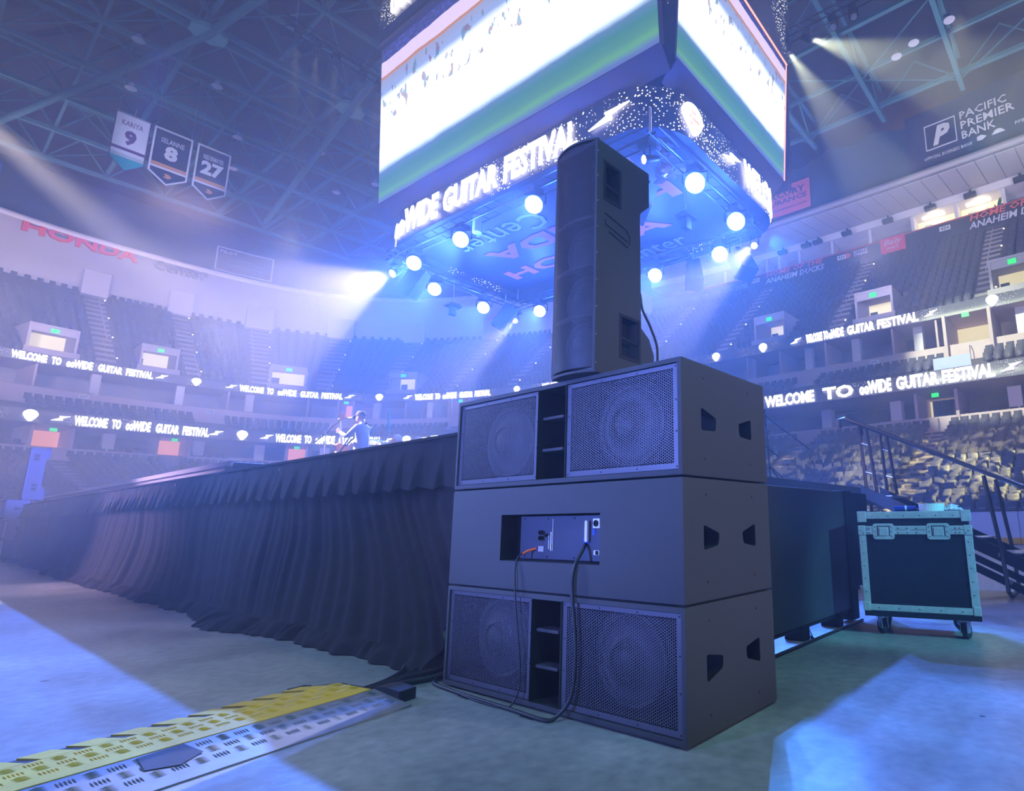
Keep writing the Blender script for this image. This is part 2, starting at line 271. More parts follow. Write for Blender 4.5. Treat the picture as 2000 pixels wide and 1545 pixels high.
# ------------------------------------------------------------------ object helpers
def link(name, me, mt=None, parent=None, loc=None, rot=None, smooth=False):
    if mt is not None and not me.materials:
        for q in (mt if isinstance(mt, (list, tuple)) else [mt]): me.materials.append(q)
    if smooth:
        for p_ in me.polygons: p_.use_smooth = True
    o = bpy.data.objects.new(name, me); C.objects.link(o)
    if parent is not None: o.parent = parent
    if loc is not None: o.location = loc
    if rot is not None: o.rotation_euler = rot
    return o
def tag(o, label, cat, group=None, kind=None):
    if label: o['label'] = label
    if cat: o['category'] = cat
    if group: o['group'] = group
    if kind: o['kind'] = kind
    return o
def thing(name, label, cat, loc=(0, 0, 0), rz=0, group=None):
    o = bpy.data.objects.new(name, None); C.objects.link(o); o.location = loc; o.rotation_euler = (0, 0, rz); o.empty_display_size = 0.1
    return tag(o, label, cat, group)
class MB:
    """collects vertices and faces of one mesh"""
    def __init__(s): s.v = []; s.f = []; s.mi = []; s.cur = 0; s.T = None
    def add(s, vs, fs, T=None):
        n = len(s.v); T = T or s.T
        for q in vs: s.v.append(tuple(T @ Vector(q)) if T else tuple(q))
        for q in fs: s.f.append(tuple(n + i for i in q)); s.mi.append(s.cur)
        return s
    def box(s, x0, x1, y0, y1, z0, z1, T=None):
        return s.add([(x0, y0, z0), (x1, y0, z0), (x1, y1, z0), (x0, y1, z0), (x0, y0, z1), (x1, y0, z1), (x1, y1, z1), (x0, y1, z1)],
                     [(0, 3, 2, 1), (4, 5, 6, 7), (0, 1, 5, 4), (1, 2, 6, 5), (2, 3, 7, 6), (3, 0, 4, 7)], T)
    def bbox(s, x0, x1, y0, y1, z0, z1, b=0.01, T=None):
        """box with chamfered edges"""
        bm = bmesh.new(); bmesh.ops.create_cube(bm, size=1)
        for v in bm.verts: v.co = Vector(((x0 + x1) / 2 + v.co.x * (x1 - x0), (y0 + y1) / 2 + v.co.y * (y1 - y0), (z0 + z1) / 2 + v.co.z * (z1 - z0)))
        bmesh.ops.bevel(bm, geom=bm.edges[:], offset=b, segments=2, profile=0.6, affect='EDGES')
        bm.verts.ensure_lookup_table(); s.add([v.co[:] for v in bm.verts], [[v.index for v in f.verts] for f in bm.faces], T); bm.free(); return s
    def prism(s, pts, ax, d0, d1, T=None):
        """polygon pts (2D) extruded along axis ax from d0 to d1"""
        def p3(p, d): q = list(p); q.insert(ax, d); return tuple(q)
        n = len(pts); vs = [p3(p, d0) for p in pts] + [p3(p, d1) for p in pts]
        return s.add(vs, [tuple(range(n))[::-1], tuple(range(n, 2 * n))] + [(i, (i + 1) % n, n + (i + 1) % n, n + i) for i in range(n)], T)
    def tube(s, pts, r, seg=8, closed=False, T=None, caps=True):
        pts = [Vector(p) for p in pts]; n = len(pts); rings = []; up = Vector((0, 0, 1)); prev = None
        for i, p in enumerate(pts):
            a = pts[i - 1] if (i > 0 or closed) else p; b = pts[(i + 1) % n] if (i < n - 1 or closed) else p
            t = (b - a).normalized(); ref = prev if prev is not None else (up if abs(t.z) < 0.9 else Vector((1, 0, 0)))
            x = (ref - t * ref.dot(t)).normalized(); prev = x; y = t.cross(x); rr = r[i] if isinstance(r, (list, tuple)) else r
            rings.append([p + (x * math.cos(2 * PI * k / seg) + y * math.sin(2 * PI * k / seg)) * rr for k in range(seg)])
        vs = [tuple(q) for R_ in rings for q in R_]; fs = []
        for i in range(n if closed else n - 1):
            j = (i + 1) % n
            for k in range(seg): l = (k + 1) % seg; fs.append((i * seg + k, i * seg + l, j * seg + l, j * seg + k))
        if caps and not closed: fs += [tuple(range(seg))[::-1], tuple(range((n - 1) * seg, n * seg))]
        return s.add(vs, fs, T)
    def lathe(s, prof, seg=16, T=None, cap=False):
        """profile of (r, h) revolved about local z"""
        vs = []; fs = []; n = len(prof)
        for k in range(seg):
            a = 2 * PI * k / seg
            for r_, h_ in prof: vs.append((r_ * math.cos(a), r_ * math.sin(a), h_))
        for k in range(seg):
            l = (k + 1) % seg
            for i in range(n - 1): fs.append((k * n + i, l * n + i, l * n + i + 1, k * n + i + 1))
        if cap: fs.append(tuple(k * n for k in range(seg))[::-1]); fs.append(tuple(k * n + n - 1 for k in range(seg)))
        return s.add(vs, fs, T)
    def mesh(s, name):
        me = bpy.data.meshes.new(name); me.from_pydata(s.v, [], s.f)
        if any(s.mi): me.polygons.foreach_set('material_index', s.mi)
        me.update(); return me
    def build(s, name, mt, parent=None, loc=None, rot=None, smooth=False):
        return link(name, s.mesh(name), mt, parent, loc, rot, smooth)
def autosmooth(o, ang=40):
    me = o.data; me.polygons.foreach_set('use_smooth', [True] * len(me.polygons))
    try: me.set_sharp_from_angle(angle=math.radians(ang))
    except Exception: pass
    return o
def np_mesh(name, v, f, uv=None):
    v = np.asarray(v, dtype=np.float32); f = np.asarray(f, dtype=np.int32)
    me = bpy.data.meshes.new(name); k = f.shape[1]
    me.vertices.add(len(v)); me.vertices.foreach_set('co', v.ravel()); me.loops.add(f.size); me.loops.foreach_set('vertex_index', f.ravel())
    me.polygons.add(len(f)); me.polygons.foreach_set('loop_start', np.arange(0, f.size, k, dtype=np.int32)); me.polygons.foreach_set('loop_total', np.full(len(f), k, dtype=np.int32))
    if uv is not None:
        l = me.uv_layers.new(name='UVMap'); l.data.foreach_set('uv', np.asarray(uv, dtype=np.float32)[f.ravel()].ravel())
    me.update(calc_edges=True); me.validate(); return me
def boolean(o, cutter_mb):
    c = cutter_mb.build('cutter', None); c.location = (0, 0, 0)
    md = o.modifiers.new('b', 'BOOLEAN'); md.object = c; md.solver = 'EXACT'; md.operation = 'DIFFERENCE'; md.use_self = True
    bpy.context.view_layer.update(); dg = bpy.context.evaluated_depsgraph_get()
    me = bpy.data.meshes.new_from_object(o.evaluated_get(dg)); o.modifiers.clear(); old = o.data; o.data = me
    bpy.data.objects.remove(c); return o
_tc = {}
WORDS = ['first', 'second', 'third', 'fourth', 'fifth', 'sixth', 'seventh', 'eighth', 'ninth', 'tenth', 'eleventh', 'twelfth', 'thirteenth', 'fourteenth', 'fifteenth', 'sixteenth', 'seventeenth', 'eighteenth', 'nineteenth', 'twentieth']
def nth(k): return WORDS[k - 1]
def text_geo(body, bold=0.0, res=2, ext=0.02, shear=0.0):
    key = (body, bold, res, ext, shear)
    if key in _tc: return _tc[key]
    cu = bpy.data.curves.new('t', 'FONT'); cu.body = body; cu.size = 1.0; cu.offset = bold; cu.resolution_u = res; cu.extrude = ext; cu.shear = shear
    o = bpy.data.objects.new('t', cu); C.objects.link(o); bpy.context.view_layer.update(); dg = bpy.context.evaluated_depsgraph_get()
    me = bpy.data.meshes.new_from_object(o.evaluated_get(dg)); v = np.array([q.co[:] for q in me.vertices]); f = [tuple(p_.vertices) for p_ in me.polygons]
    bpy.data.objects.remove(o); bpy.data.curves.remove(cu); bpy.data.meshes.remove(me)
    v[:, 0] -= v[:, 0].min(); v[:, 0] /= v[:, 0].max(); v[:, 1] -= v[:, 1].min(); v[:, 1] /= v[:, 1].max(); v[:, 2] -= v[:, 2].min(); v[:, 2] /= max(1e-6, v[:, 2].max())
    _tc[key] = (v, f); return v, f
def text_flat(name, body, origin, xdir, ydir, wid, hei, mt, parent=None, bold=0.0, res=2, thick=0.01, shear=0.0):
    """lettering laid from origin (lower left) along xdir with up ydir, standing proud by thick"""
    v, f = text_geo(body, bold, res, 0.02, shear); xd = Vector(xdir).normalized(); yd = Vector(ydir).normalized(); zd = xd.cross(yd); O = Vector(origin)
    mb = MB(); mb.add([tuple(O + xd * (a * wid) + yd * (b * hei) + zd * (c * thick)) for a, b, c in v], f)
    return mb.build(name, mt, parent)
def dup(root, loc=None, rz=None, label=None, group=None):
    r = root.copy(); C.objects.link(r)
    if loc is not None: r.location = loc
    if rz is not None: r.rotation_euler = (0, 0, rz)
    if label: r['label'] = label
    if group: r['group'] = group
    for ch in list(root.children):
        c = ch.copy(); C.objects.link(c); c.parent = r
        for g in list(ch.children): d = g.copy(); C.objects.link(d); d.parent = c
    return r

# ------------------------------------------------------------------ the bowl: rings measured outward from the rink centre
CU, CV = 14.0, 12.5
BB = [12, 23.7, 25, 26, 37, 42]; AA = [30.5, 48.5, 49.8, 50.5, 62.5, 68]
def ring_an(b): return np.interp(b, BB, AA), np.interp(b, [12, 25, 37], [4.2, 2.8, 2.45])
def _base():
    N = 6000; ph = np.linspace(-PI, PI, N); c, s = np.cos(ph), np.sin(ph); a, n = ring_an(24.)
    r = 1 / ((np.abs(c) / a) ** n + (np.abs(s) / 24.) ** n) ** (1 / n); x = CV + r * s; y = CU + r * c
    L = np.concatenate([[0], np.cumsum(np.hypot(np.diff(x), np.diff(y)))]); L -= np.interp(0, ph, L)
    tx, ty = np.gradient(x), np.gradient(y); h = np.hypot(tx, ty); return L, x, y, -ty / h, tx / h
_L, _x, _y, _nx, _ny = _base(); PER = _L[-1] - _L[0]
def P(s, b):
    """arc position s on the bowl, ring b -> x, y and outward normal"""
    s = np.atleast_1d(np.asarray(s, float)); s, b = np.broadcast_arrays(s, np.asarray(b, float)); s = (s - _L[0]) % PER + _L[0]
    x0, y0, nx, ny = [np.interp(s, _L, k) for k in (_x, _y, _nx, _ny)]; h = np.hypot(nx, ny); nx, ny = nx / h, ny / h
    a, n = ring_an(b); lo = np.full(s.shape, -20.); hi = np.full(s.shape, 30.)
    for _ in range(26):
        m = (lo + hi) / 2; F = (np.abs(y0 + ny * m - CU) / a) ** n + (np.abs(x0 + nx * m - CV) / b) ** n - 1
        hi = np.where(F > 0, m, hi); lo = np.where(F > 0, lo, m)
    return x0 + nx * m, y0 + ny * m, nx, ny
def P1(s, b): x, y, nx, ny = P(s, b); return float(x[0]), float(y[0]), float(nx[0]), float(ny[0])
def band(name, prof, s0, s1, ds, mt, parent=None, closed=False):
    """sheet swept round the bowl; prof is a list of (b, z); uv in metres"""
    n = max(2, int((s1 - s0) / ds) + 1); S = np.linspace(s0, s1, n); vs = []; uv = []; d = 0; last = None
    for b, z in prof:
        x, y, _, _ = P(S, b)
        if last is not None: d += math.hypot(b - last[0], z - last[1])
        last = (b, z); vs.append(np.stack([x, y, np.full(n, z)], 1)); uv.append(np.stack([S, np.full(n, d)], 1))
    m = len(prof); k = []
    for i in range(m - 1):
        a = np.arange(n - 1) + i * n; k.append(np.stack([a, a + n, a + n + 1, a + 1], 1))
    return link(name, np_mesh(name, np.concatenate(vs), np.concatenate(k), np.concatenate(uv)), mt, parent)
def ringbox(mb, s0, s1, b0, b1, z0, z1, ds=1.5):
    """solid block following the ring"""
    n = max(2, int((s1 - s0) / ds) + 2); S = np.linspace(s0, s1, n); vs = []
    for b, z in ((b0, z0), (b1, z0), (b1, z1), (b0, z1)):
        x, y, _, _ = P(S, b); vs += [(x[i], y[i], z) for i in range(n)]
    fs = [(0, n, 2 * n, 3 * n), (n - 1, 4 * n - 1, 3 * n - 1, 2 * n - 1)]
    for i in range(n - 1):
        for q in range(4): a = q * n + i; b_ = ((q + 1) % 4) * n + i; fs.append((a, a + 1, b_ + 1, b_))
    mb.add(vs, fs)
def on_ring(name, body, s0, s1, b, z0, z1, mt, parent=None, bold=0.0, res=2, off=0.06, thick=0.03, shear=0.0, sub=True):
    v, f = text_geo(body, bold, res, 0.02, shear); S = s0 + v[:, 0] * (s1 - s0); x, y, nx, ny = P(S, b); o = off + v[:, 2] * thick
    mb = MB(); mb.add(np.stack([x - nx * o, y - ny * o, z0 + v[:, 1] * (z1 - z0)], 1).tolist(), f)
    return mb.build(name, mt, parent)
def shape_on_ring(name, pts, s, b, z, mt, parent=None, off=0.06, thick=0.04):
    n = len(pts); S = np.array([s + p_[0] for p_ in pts]); x, y, nx, ny = P(S, b); Z = [z + p_[1] for p_ in pts]
    vs = [(x[i] - nx[i] * off, y[i] - ny[i] * off, Z[i]) for i in range(n)] + [(x[i] - nx[i] * (off + thick), y[i] - ny[i] * (off + thick), Z[i]) for i in range(n)]
    mb = MB(); mb.add(vs, [tuple(range(n)), tuple(range(2 * n - 1, n - 1, -1))] + [(i, n + i, n + (i + 1) % n, (i + 1) % n) for i in range(n)]); return mb.build(name, mt, parent)
PICK = [(0.36 * math.sin(t) * (1 if math.cos(t) > -0.2 else 0.95), 0.44 * (0.72 * math.cos(t) + 0.1) if math.cos(t) > 0 else 0.44 * (1.0 * math.cos(t) + 0.1)) for t in np.linspace(0, 2 * PI, 22)[:-1]]
PICK = [(x * (1 - 0.45 * max(0, -z) / 0.4), z) for x, z in PICK]
BOLT = [(-0.62, -0.16), (-0.05, 0.03), (-0.10, 0.16), (0.62, 0.20), (0.10, 0.02), (0.14, -0.12)]

LA, LB = -34, 118
SR = (-50, 112)           # stretch of the bowl built in detail
SA, SB = _L[0], _L[-1]
st = lambda o: tag(o, None, None, None, 'structure')
# floor
mb = MB(); mb.box(-55, 60, -60, 85, -0.2, 0.0); st(mb.build('floor', M['floor']))
# seating tiers (stepped concrete)
LOW0, LOWD, LOWZ0, LOWDZ, NLOW = 13.1, 0.64, 0.42, 0.305, 18
pr = [(12.25, 0.0), (12.25, 0.42)]
for i in range(NLOW + 1): z = LOWZ0 + i * LOWDZ; b = 12.9 + i * LOWD; pr += [(b, z - LOWDZ if i else z), (b, z)]
pr += [(25.3, z)]
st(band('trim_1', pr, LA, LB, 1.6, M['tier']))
MIDB, MIDD, MIDZ, MIDDZ, NMID = 23.9, 0.62, 9.35, 0.36, 3
st(band('trim_2', [(23.75, 8.5), (23.75, 9.45), (23.9, 9.45), (23.9, 9.35), (24.5, 9.35), (24.5, 9.7), (25.1, 9.7), (25.1, 10.05), (26.0, 10.05)], LA, LB, 1.6, M['tier']))
UPB, UPD, UPZ, UPDZ, NUP = 26.6, 0.70, 14.0, 0.62, 15
PORW = 1.15; POR_U = [-5.8, 0.5, 9.5, 18.7, 56.9, 64.9, 73.3]
pr = [(26.15, 13.35), (26.15, 14.0)]
for i in range(6): z = UPZ + i * UPDZ; b = 26.6 + i * 0.70; pr += [(b, z - (UPDZ if i else 0)), (b, z)]
cuts = [SA] + [q for s in POR_U for q in (s - PORW - .15, s + PORW + .15)] + [SB]
for i in range(0, len(cuts), 2): st(band('trim_3', pr, cuts[i], cuts[i + 1], 1.5, M['tier']))
pr = [(30.1, UPZ + 5 * UPDZ)]
for i in range(6, NUP + 1): z = UPZ + i * UPDZ; b = 26.6 + i * 0.70; pr += [(b, z - UPDZ), (b, z)]
pr += [(37.4, z)]
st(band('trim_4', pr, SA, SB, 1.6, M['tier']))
# walls, ceilings and fascias of the lower boxes and the suites
st(band('wall_box_front', [(25.2, 5.9), (25.2, 6.95), (25.35, 6.95), (25.35, 6.3), (29.0, 6.3)], LA, LB, 1.6, M['conc']))
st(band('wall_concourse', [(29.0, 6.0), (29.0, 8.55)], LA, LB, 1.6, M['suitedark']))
st(band('ceiling_concourse', [(29.0, 8.5), (23.7, 8.5)], LA, LB, 1.6, M['conc']))
st(band('wall_suite_front', [(26.0, 10.0), (26.0, 11.45), (26.15, 11.45), (26.15, 10.9), (29.8, 10.9)], LA, LB, 1.6, M['conc']))
st(band('wall_suite_back', [(29.8, 10.8), (29.8, 13.4)], LA, LB, 1.6, M['suite']))
st(band('ceiling_suite', [(29.8, 13.35), (26.1, 13.35)], LA, LB, 1.6, M['conc']))
st(band('wall_top_side', [(37.3, 23.2), (37.3, 25.0), (37.45, 25.0), (37.45, 24.7), (39.2, 24.7)], 40, 112, 1.6, M['band']))
st(band('wall_top_suite', [(39.2, 24.6), (39.2, 26.5)], 40, 112, 1.6, M['suite']))
st(band('ceiling_top_suite', [(39.2, 26.45), (37.2, 26.45)], 40, 112, 1.6, M['white']))
st(band('trim_5', [(37.2, 26.45), (37.15, 27.15), (30.7, 25.90), (30.3, 25.80), (30.3, 26.25), (30.8, 26.3)], 40, 112, 1.4, M['portal']))
sfo = band('trim_6', [(37.18, 26.45), (37.1, 27.05)], 40, 112, 1.4, M['white']); st(sfo)
s_ = 44.0
while s_ < 84:
    mb = MB(); n_ = 2; S2 = [s_, s_ + 1.16]; vs = []
    for b_, z_ in ((37.05, 27.02), (30.85, 25.80), (30.85, 25.84), (37.05, 27.06)):
        x_, y_, _, _ = P(S2, b_); vs += [(x_[0], y_[0], z_), (x_[1], y_[1], z_)]
    mb.add(vs, [(0, 1, 3, 2), (4, 5, 7, 6), (0, 2, 4, 6), (1, 7, 5, 3), (2, 3, 5, 4), (0, 6, 7, 1)]); mb.build('soffit_panel', M['soffit'], sfo); s_ += 1.2
st(band('wall_top_end', [(37.3, 23.2), (37.3, 25.4), (30.6, 25.85), (30.3, 25.80), (30.3, 26.25), (30.8, 26.3)], SA, 40, 1.4, M['white']))
st(band('wall_top_rest', [(37.3, 23.2), (37.3, 25.4), (30.6, 25.85), (30.3, 25.80), (30.3, 26.25), (30.8, 26.3)], 112, SB, 2, M['white']))
st(band('wall_upper', [(43.5, 25.0), (43.5, 40.0)], SA, SB, 2.0, M['deck']))
# upper rail line and the dark hangings above the soffit edge
o = band('red_rail', [(37.22, 24.95), (37.22, 25.06), (37.4, 25.06)], 44, 78, 1.2, M['redline']); tag(o, 'thin red capping rail along the front of the top suites', 'rail')
o = band('ring_curtain', [(31.2, 26.3), (31.2, 31.2)], -24, 88, 0.35, M['curtain'])
me = o.data; co = np.zeros(len(me.vertices) * 3); me.vertices.foreach_get('co', co); co = co.reshape(-1, 3); n_ = len(co) // 2
co[n_:, 2] += 0.25 * np.sin(np.arange(n_) * 0.55) + 0.15 * np.sin(np.arange(n_) * 0.21); co[:, 0] += 0.1 * np.sin(np.arange(len(co)) * 1.3); co[:, 1] += 0.1 * np.cos(np.arange(len(co)) * 1.3)
me.vertices.foreach_set('co', co.ravel()); tag(o, 'long dark curtain hung round the arena above the pale soffit', 'curtain')

AIS_U = [-11.5, -2.7, 2.95, 7.6, 12.1, 16.8, 23.2, 30, 37, 44.5, 52.5, 62.0, 71.6, 81]
AIS_L = [-5.2, 2.0, 10.8, 19.5, 28, 36, 44.5, 52.5, 60.5, 68.75, 77.5]
# concrete steps in the aisles of the nearest stretch, and pilasters
def steps(name, s, bs, zs, dz, wd, lab):
    mb = MB()
    for b, z in zip(bs, zs):
        ringbox(mb, s - wd / 2, s + wd / 2, b, b + 0.66, z - dz, z + 0.02, 1.0); ringbox(mb, s - wd / 2, s + wd / 2, b - 0.32, b, z - dz, z - dz / 2, 1.0)
    o = mb.build(name, M['step']); tag(o, lab, 'stairs', 'aisle stairs between the seat blocks'); return o
for s in (60.5, 68.75, 77.5, -5.2, 2.0, 10.8):
    steps('aisle_stairs', s, [12.9 + i * LOWD for i in range(NLOW + 1)], [LOWZ0 + i * LOWDZ for i in range(NLOW + 1)], LOWDZ, 1.35,
          {60.5: 'aisle stairs of the lower seats, hidden just left of the loudspeaker stack', 68.75: 'sunlit looking concrete aisle stairs between the two nearest seat blocks at right', 77.5: 'aisle stairs of the lower seats at the far right edge', -5.2: 'pale edged aisle stairs rising behind the distant loudspeaker tower', 2.0: 'aisle stairs below the orange lit doorway at left', 10.8: 'aisle stairs behind the stage at centre left'}[s])
for k, s in enumerate(AIS_U[1:-1]):
    steps('aisle_stairs', s, [26.6 + i * 0.70 for i in range(NUP + 1)], [UPZ + i * UPDZ for i in range(NUP + 1)], UPDZ, 1.15, 'pale steep stairs of the upper tier, %s aisle from the left' % nth(k + 1))

# lamps on the aisle edges
lampm = MB(); lampm.lathe([(0.0, 0.05), (0.05, 0.03), (0.06, 0), (0.0, -0.05)], 6); lampme = lampm.mesh('aisle_lamp'); lampme.materials.append(M['aisle'])
k = 0
for s in AIS_U[1:-1]:
    for i in (2, 6, 10, 14):
        x, y, nx, ny = P1(s + 0.62, 26.6 + i * 0.7 - 0.1); o = link('aisle_lamp', lampme, loc=(x, y, UPZ + i * UPDZ - 0.05)); k += 1
        tag(o, 'tiny warm step lamp, %s one on the %s upper aisle from the left' % ({2: 'lowest', 6: 'second', 10: 'third', 14: 'topmost'}[i], nth(AIS_U.index(s))), 'lamp', 'step lamps of the upper tier')

# ------------------------------------------------------------------ seats
def seat_proto():
    t = thing('arena_seat', 'x', 'seat')
    mb = MB(); mb.bbox(-0.215, 0.215, 0.10, 0.15, 0.40, 0.86, 0.022); bk = mb.build('backrest', M['seat'], t); autosmooth(bk)
    mb = MB(); mb.bbox(-0.20, 0.20, -0.02, 0.06, 0.36, 0.70, 0.03); sp = mb.build('seat_pan', M['seat'], t); autosmooth(sp)
    for sx in (-1, 1):
        mb = MB(); mb.bbox(sx * 0.245 - 0.018, sx * 0.245 + 0.018, -0.12, 0.14, 0.56, 0.60, 0.008).box(sx * 0.245 - 0.012, sx * 0.245 + 0.012, 0.06, 0.12, 0.0, 0.57); mb.build('armrest', M['seat'], t)
    return t
seat0 = seat_proto()
ORD = ['first', 'second', 'third', 'fourth', 'fifth', 'sixth', 'seventh', 'eighth', 'ninth', 'tenth', 'eleventh', 'twelfth', 'thirteenth', 'fourteenth', 'fifteenth', 'sixteenth', 'seventeenth', 'eighteenth', 'nineteenth', 'twentieth']
near = set(); first = True
def face(nx, ny): return math.atan2(-nx, ny)      # local +y points outward, away from the rink
for row in range(10):
    b = LOW0 + row * LOWD + 0.12; z = LOWZ0 + row * LOWDZ
    for side in (1, -1):
        s = 68.75 + side * 1.02; kk = 0
        while kk < (15 if side > 0 else 15):
            near.add((row, side, kk)); x, y, nx, ny = P1(s + side * kk * 0.535, b)
            lab = 'folded dark seat, %s from the aisle, %s row up, lower %s block' % (ORD[kk], ORD[row], 'right' if side > 0 else 'left')
            if first: seat0.location = (x, y, z); seat0.rotation_euler = (0, 0, face(nx, ny)); seat0['label'] = lab; seat0['group'] = 'lower bowl seats'; first = False
            else: dup(seat0, (x, y, z), face(nx, ny), lab, 'lower bowl seats')
            kk += 1
mb = MB(); mb.box(-.12, -.07, -.024, -.019, .60, .612); mb.box(-.1, -.085, -.024, -.019, .575, .60); mb.box(-.04, .13, -.024, -.019, .595, .612); prm = mb.mesh('seat_print'); prm.materials.append(M['label'])
for o in list(C.objects):
    if o.name.startswith('arena_seat') and 'first row up' in o.get('label', '') or 'second row up' in o.get('label', ''):
        for ch in o.children:
            if ch.name.startswith('seat_pan'): link('seat_print', prm, None, ch)
# all the remaining seats: one object of simple solid seats
SV = np.array([(-.21, .10, .38), (.21, .10, .38), (.21, .15, .38), (-.21, .15, .38), (-.20, .12, .86), (.20, .12, .86), (.20, .17, .86), (-.20, .17, .86),
               (-.20, -.02, .36), (.20, -.02, .36), (.20, .08, .36), (-.20, .08, .36), (-.19, -.04, .66), (.19, -.04, .66), (.19, .06, .68), (-.19, .06, .68)])
SF = np.array([(0, 1, 5, 4), (1, 2, 6, 5), (3, 0, 4, 7), (4, 5, 6, 7), (2, 3, 7, 6), (8, 9, 13, 12), (9, 10, 14, 13), (11, 8, 12, 15), (12, 13, 14, 15)])
seatpos = []
def row_of(b, z, s0, s1, aisles, portals, skip=None, pw=1.5, aw=0.72):
    S = np.arange(s0, s1, 0.535)
    for a in aisles: S = S[np.abs(S - a) > aw]
    for a in portals: S = S[np.abs(S - a) > pw]
    if skip is not None: S = S[~skip(S)]
    if len(S): x, y, nx, ny = P(S, b); seatpos.append(np.stack([x, y, np.full(len(S), z), nx, ny], 1))
for row in range(NLOW + 1):
    b = LOW0 + row * LOWD + 0.12; z = LOWZ0 + row * LOWDZ
    sk = (lambda S: (S > 68.75 - 0.98 - 14.3 * 0.535 - 0.27) & (S < 68.75 + 0.98 + 14.3 * 0.535 + 0.27)) if row < 10 else None
    row_of(b, z, -24, 90, AIS_L, [], sk)
for row in range(NMID): row_of(MIDB + 0.25 + row * 0.6, [9.35, 9.7, 10.05][row], -24, 88, [s_ for s_ in (3.9, -8, 14.4, 25.5, 34, 43, 52, 60.5, 70.6, 79)], [], None, 1.2, 1.0)
for row in range(NUP): row_of(26.6 + row * 0.70 + 0.35, UPZ + row * UPDZ, -24, 90, AIS_U, POR_U if row < 5 else [], None, 1.55)
for row in (0, 1): row_of(25.75 + row * 0.9, 6.3 + row * 0.35, -20, 88, AIS_L + [7.5, 64.9, 67.0, 15], [], None, 1.3, 1.4)
SPn = np.concatenate(seatpos); n = len(SPn)
cx_, sn_ = SPn[:, 4], -SPn[:, 3]      # rotate local y onto the outward normal
X_ = SV[None, :, 0] * cx_[:, None] + SV[None, :, 1] * SPn[:, 3][:, None]; Y_ = SV[None, :, 0] * sn_[:, None] + SV[None, :, 1] * SPn[:, 4][:, None]
VV = np.stack([X_ + SPn[:, 0][:, None], Y_ + SPn[:, 1][:, None], SV[None, :, 2] + SPn[:, 2][:, None]], 2).reshape(-1, 3)
FF = (SF[None] + (np.arange(n) * 16)[:, None, None]).reshape(-1, 4)
o = link('arena_seats', np_mesh('arena_seats', VV, FF), M['seatfar']); tag(o, 'thousands of dark folded seats filling the tiers of the bowl', 'seats', None, 'stuff')

# ------------------------------------------------------------------ ribbon boards
def ribbon(name, b, z0, z1, label, texts, picks, bolts):
    o = band(name, [(b, z0), (b, z1), (b + 0.1, z1)], -24, 90, 1.0, M['ledband']); tag(o, label, 'led ribbon board')
    zc = (z0 + z1) / 2; h = (z1 - z0)
    for body, a, c, lo, hi in texts: on_ring('lettering', body, a, c, b, z0 + h * (lo - .06), z0 + h * (hi + .04), M['led'], o, bold=0.032)
    k_ = h / 0.95
    for s in picks: shape_on_ring('guitar_pick', [(x * 1.15 * k_, z * 1.15 * k_) for x, z in PICK], s, b, zc + 0.02, M['led'], o)
    for s in bolts: shape_on_ring('lightning_bolt', [(x * 0.85 * k_, z * 1.1 * k_) for x, z in BOLT], s, b, zc, M['led'], o)
    return o
def phrase(a, c):
    w = c - a; q = lambda u: a + w * u
    return [('WELCOME', q(0), q(.225), .14, .84), ('TO', q(.255), q(.318), .14, .84), ('oo', q(.355), q(.41), .12, .62), ('WIDE', q(.405), q(.535), .14, .88), ('GUITAR', q(.575), q(.755), .14, .84), ('FESTIVAL', q(.785), q(1), .14, .84)]
tx = phrase(-4.58, 3.98) + phrase(9.05, 18.4) + phrase(23.6, 33) + phrase(38, 48)
tx += [('WELCOME', 58.0, 61.6, .14, .88), ('TO', 62.2, 64.2, .14, .88), ('oo', 64.6, 65.2, .12, .6), ('WIDE', 65.15, 66.55, .14, .9), ('GUITAR', 66.85, 69.25, .14, .88), ('FESTIVAL', 69.45, 72.15, .14, .88)]
ribbon('ribbon_board', 23.7, 8.52, 9.47, 'lower dark ribbon display with glowing WELCOME TO GUITAR FESTIVAL lettering', tx, [-7.0, 6.45, 21, 35.5, 51, 75.2], [-5.35, 4.5, 8.35, 19.1, 22.6, 72.95])
tx = phrase(-8.0, 0.0) + phrase(6.05, 13.9) + phrase(20.5, 28.6) + phrase(34.5, 44) + [('WELCOME', 60.3, 61.5, .14, .88), ('TO', 61.6, 61.95, .14, .88), ('oo', 62.0, 62.2, .12, .6), ('WIDE', 62.15, 63.05, .14, .9), ('GUITAR', 63.3, 65.15, .14, .88), ('FESTIVAL', 65.35, 67.95, .14, .88)] + phrase(76.5, 85)
ribbon('ribbon_board', 26.1, 13.36, 14.12, 'upper dark ribbon display with glowing WELCOME TO GUITAR FESTIVAL lettering', tx, [2.98, 17.1, 31.6, 52.75, 56.85, 72.15], [0.6, 5.45, 14.5, 19.8, 59.5, 68.7])

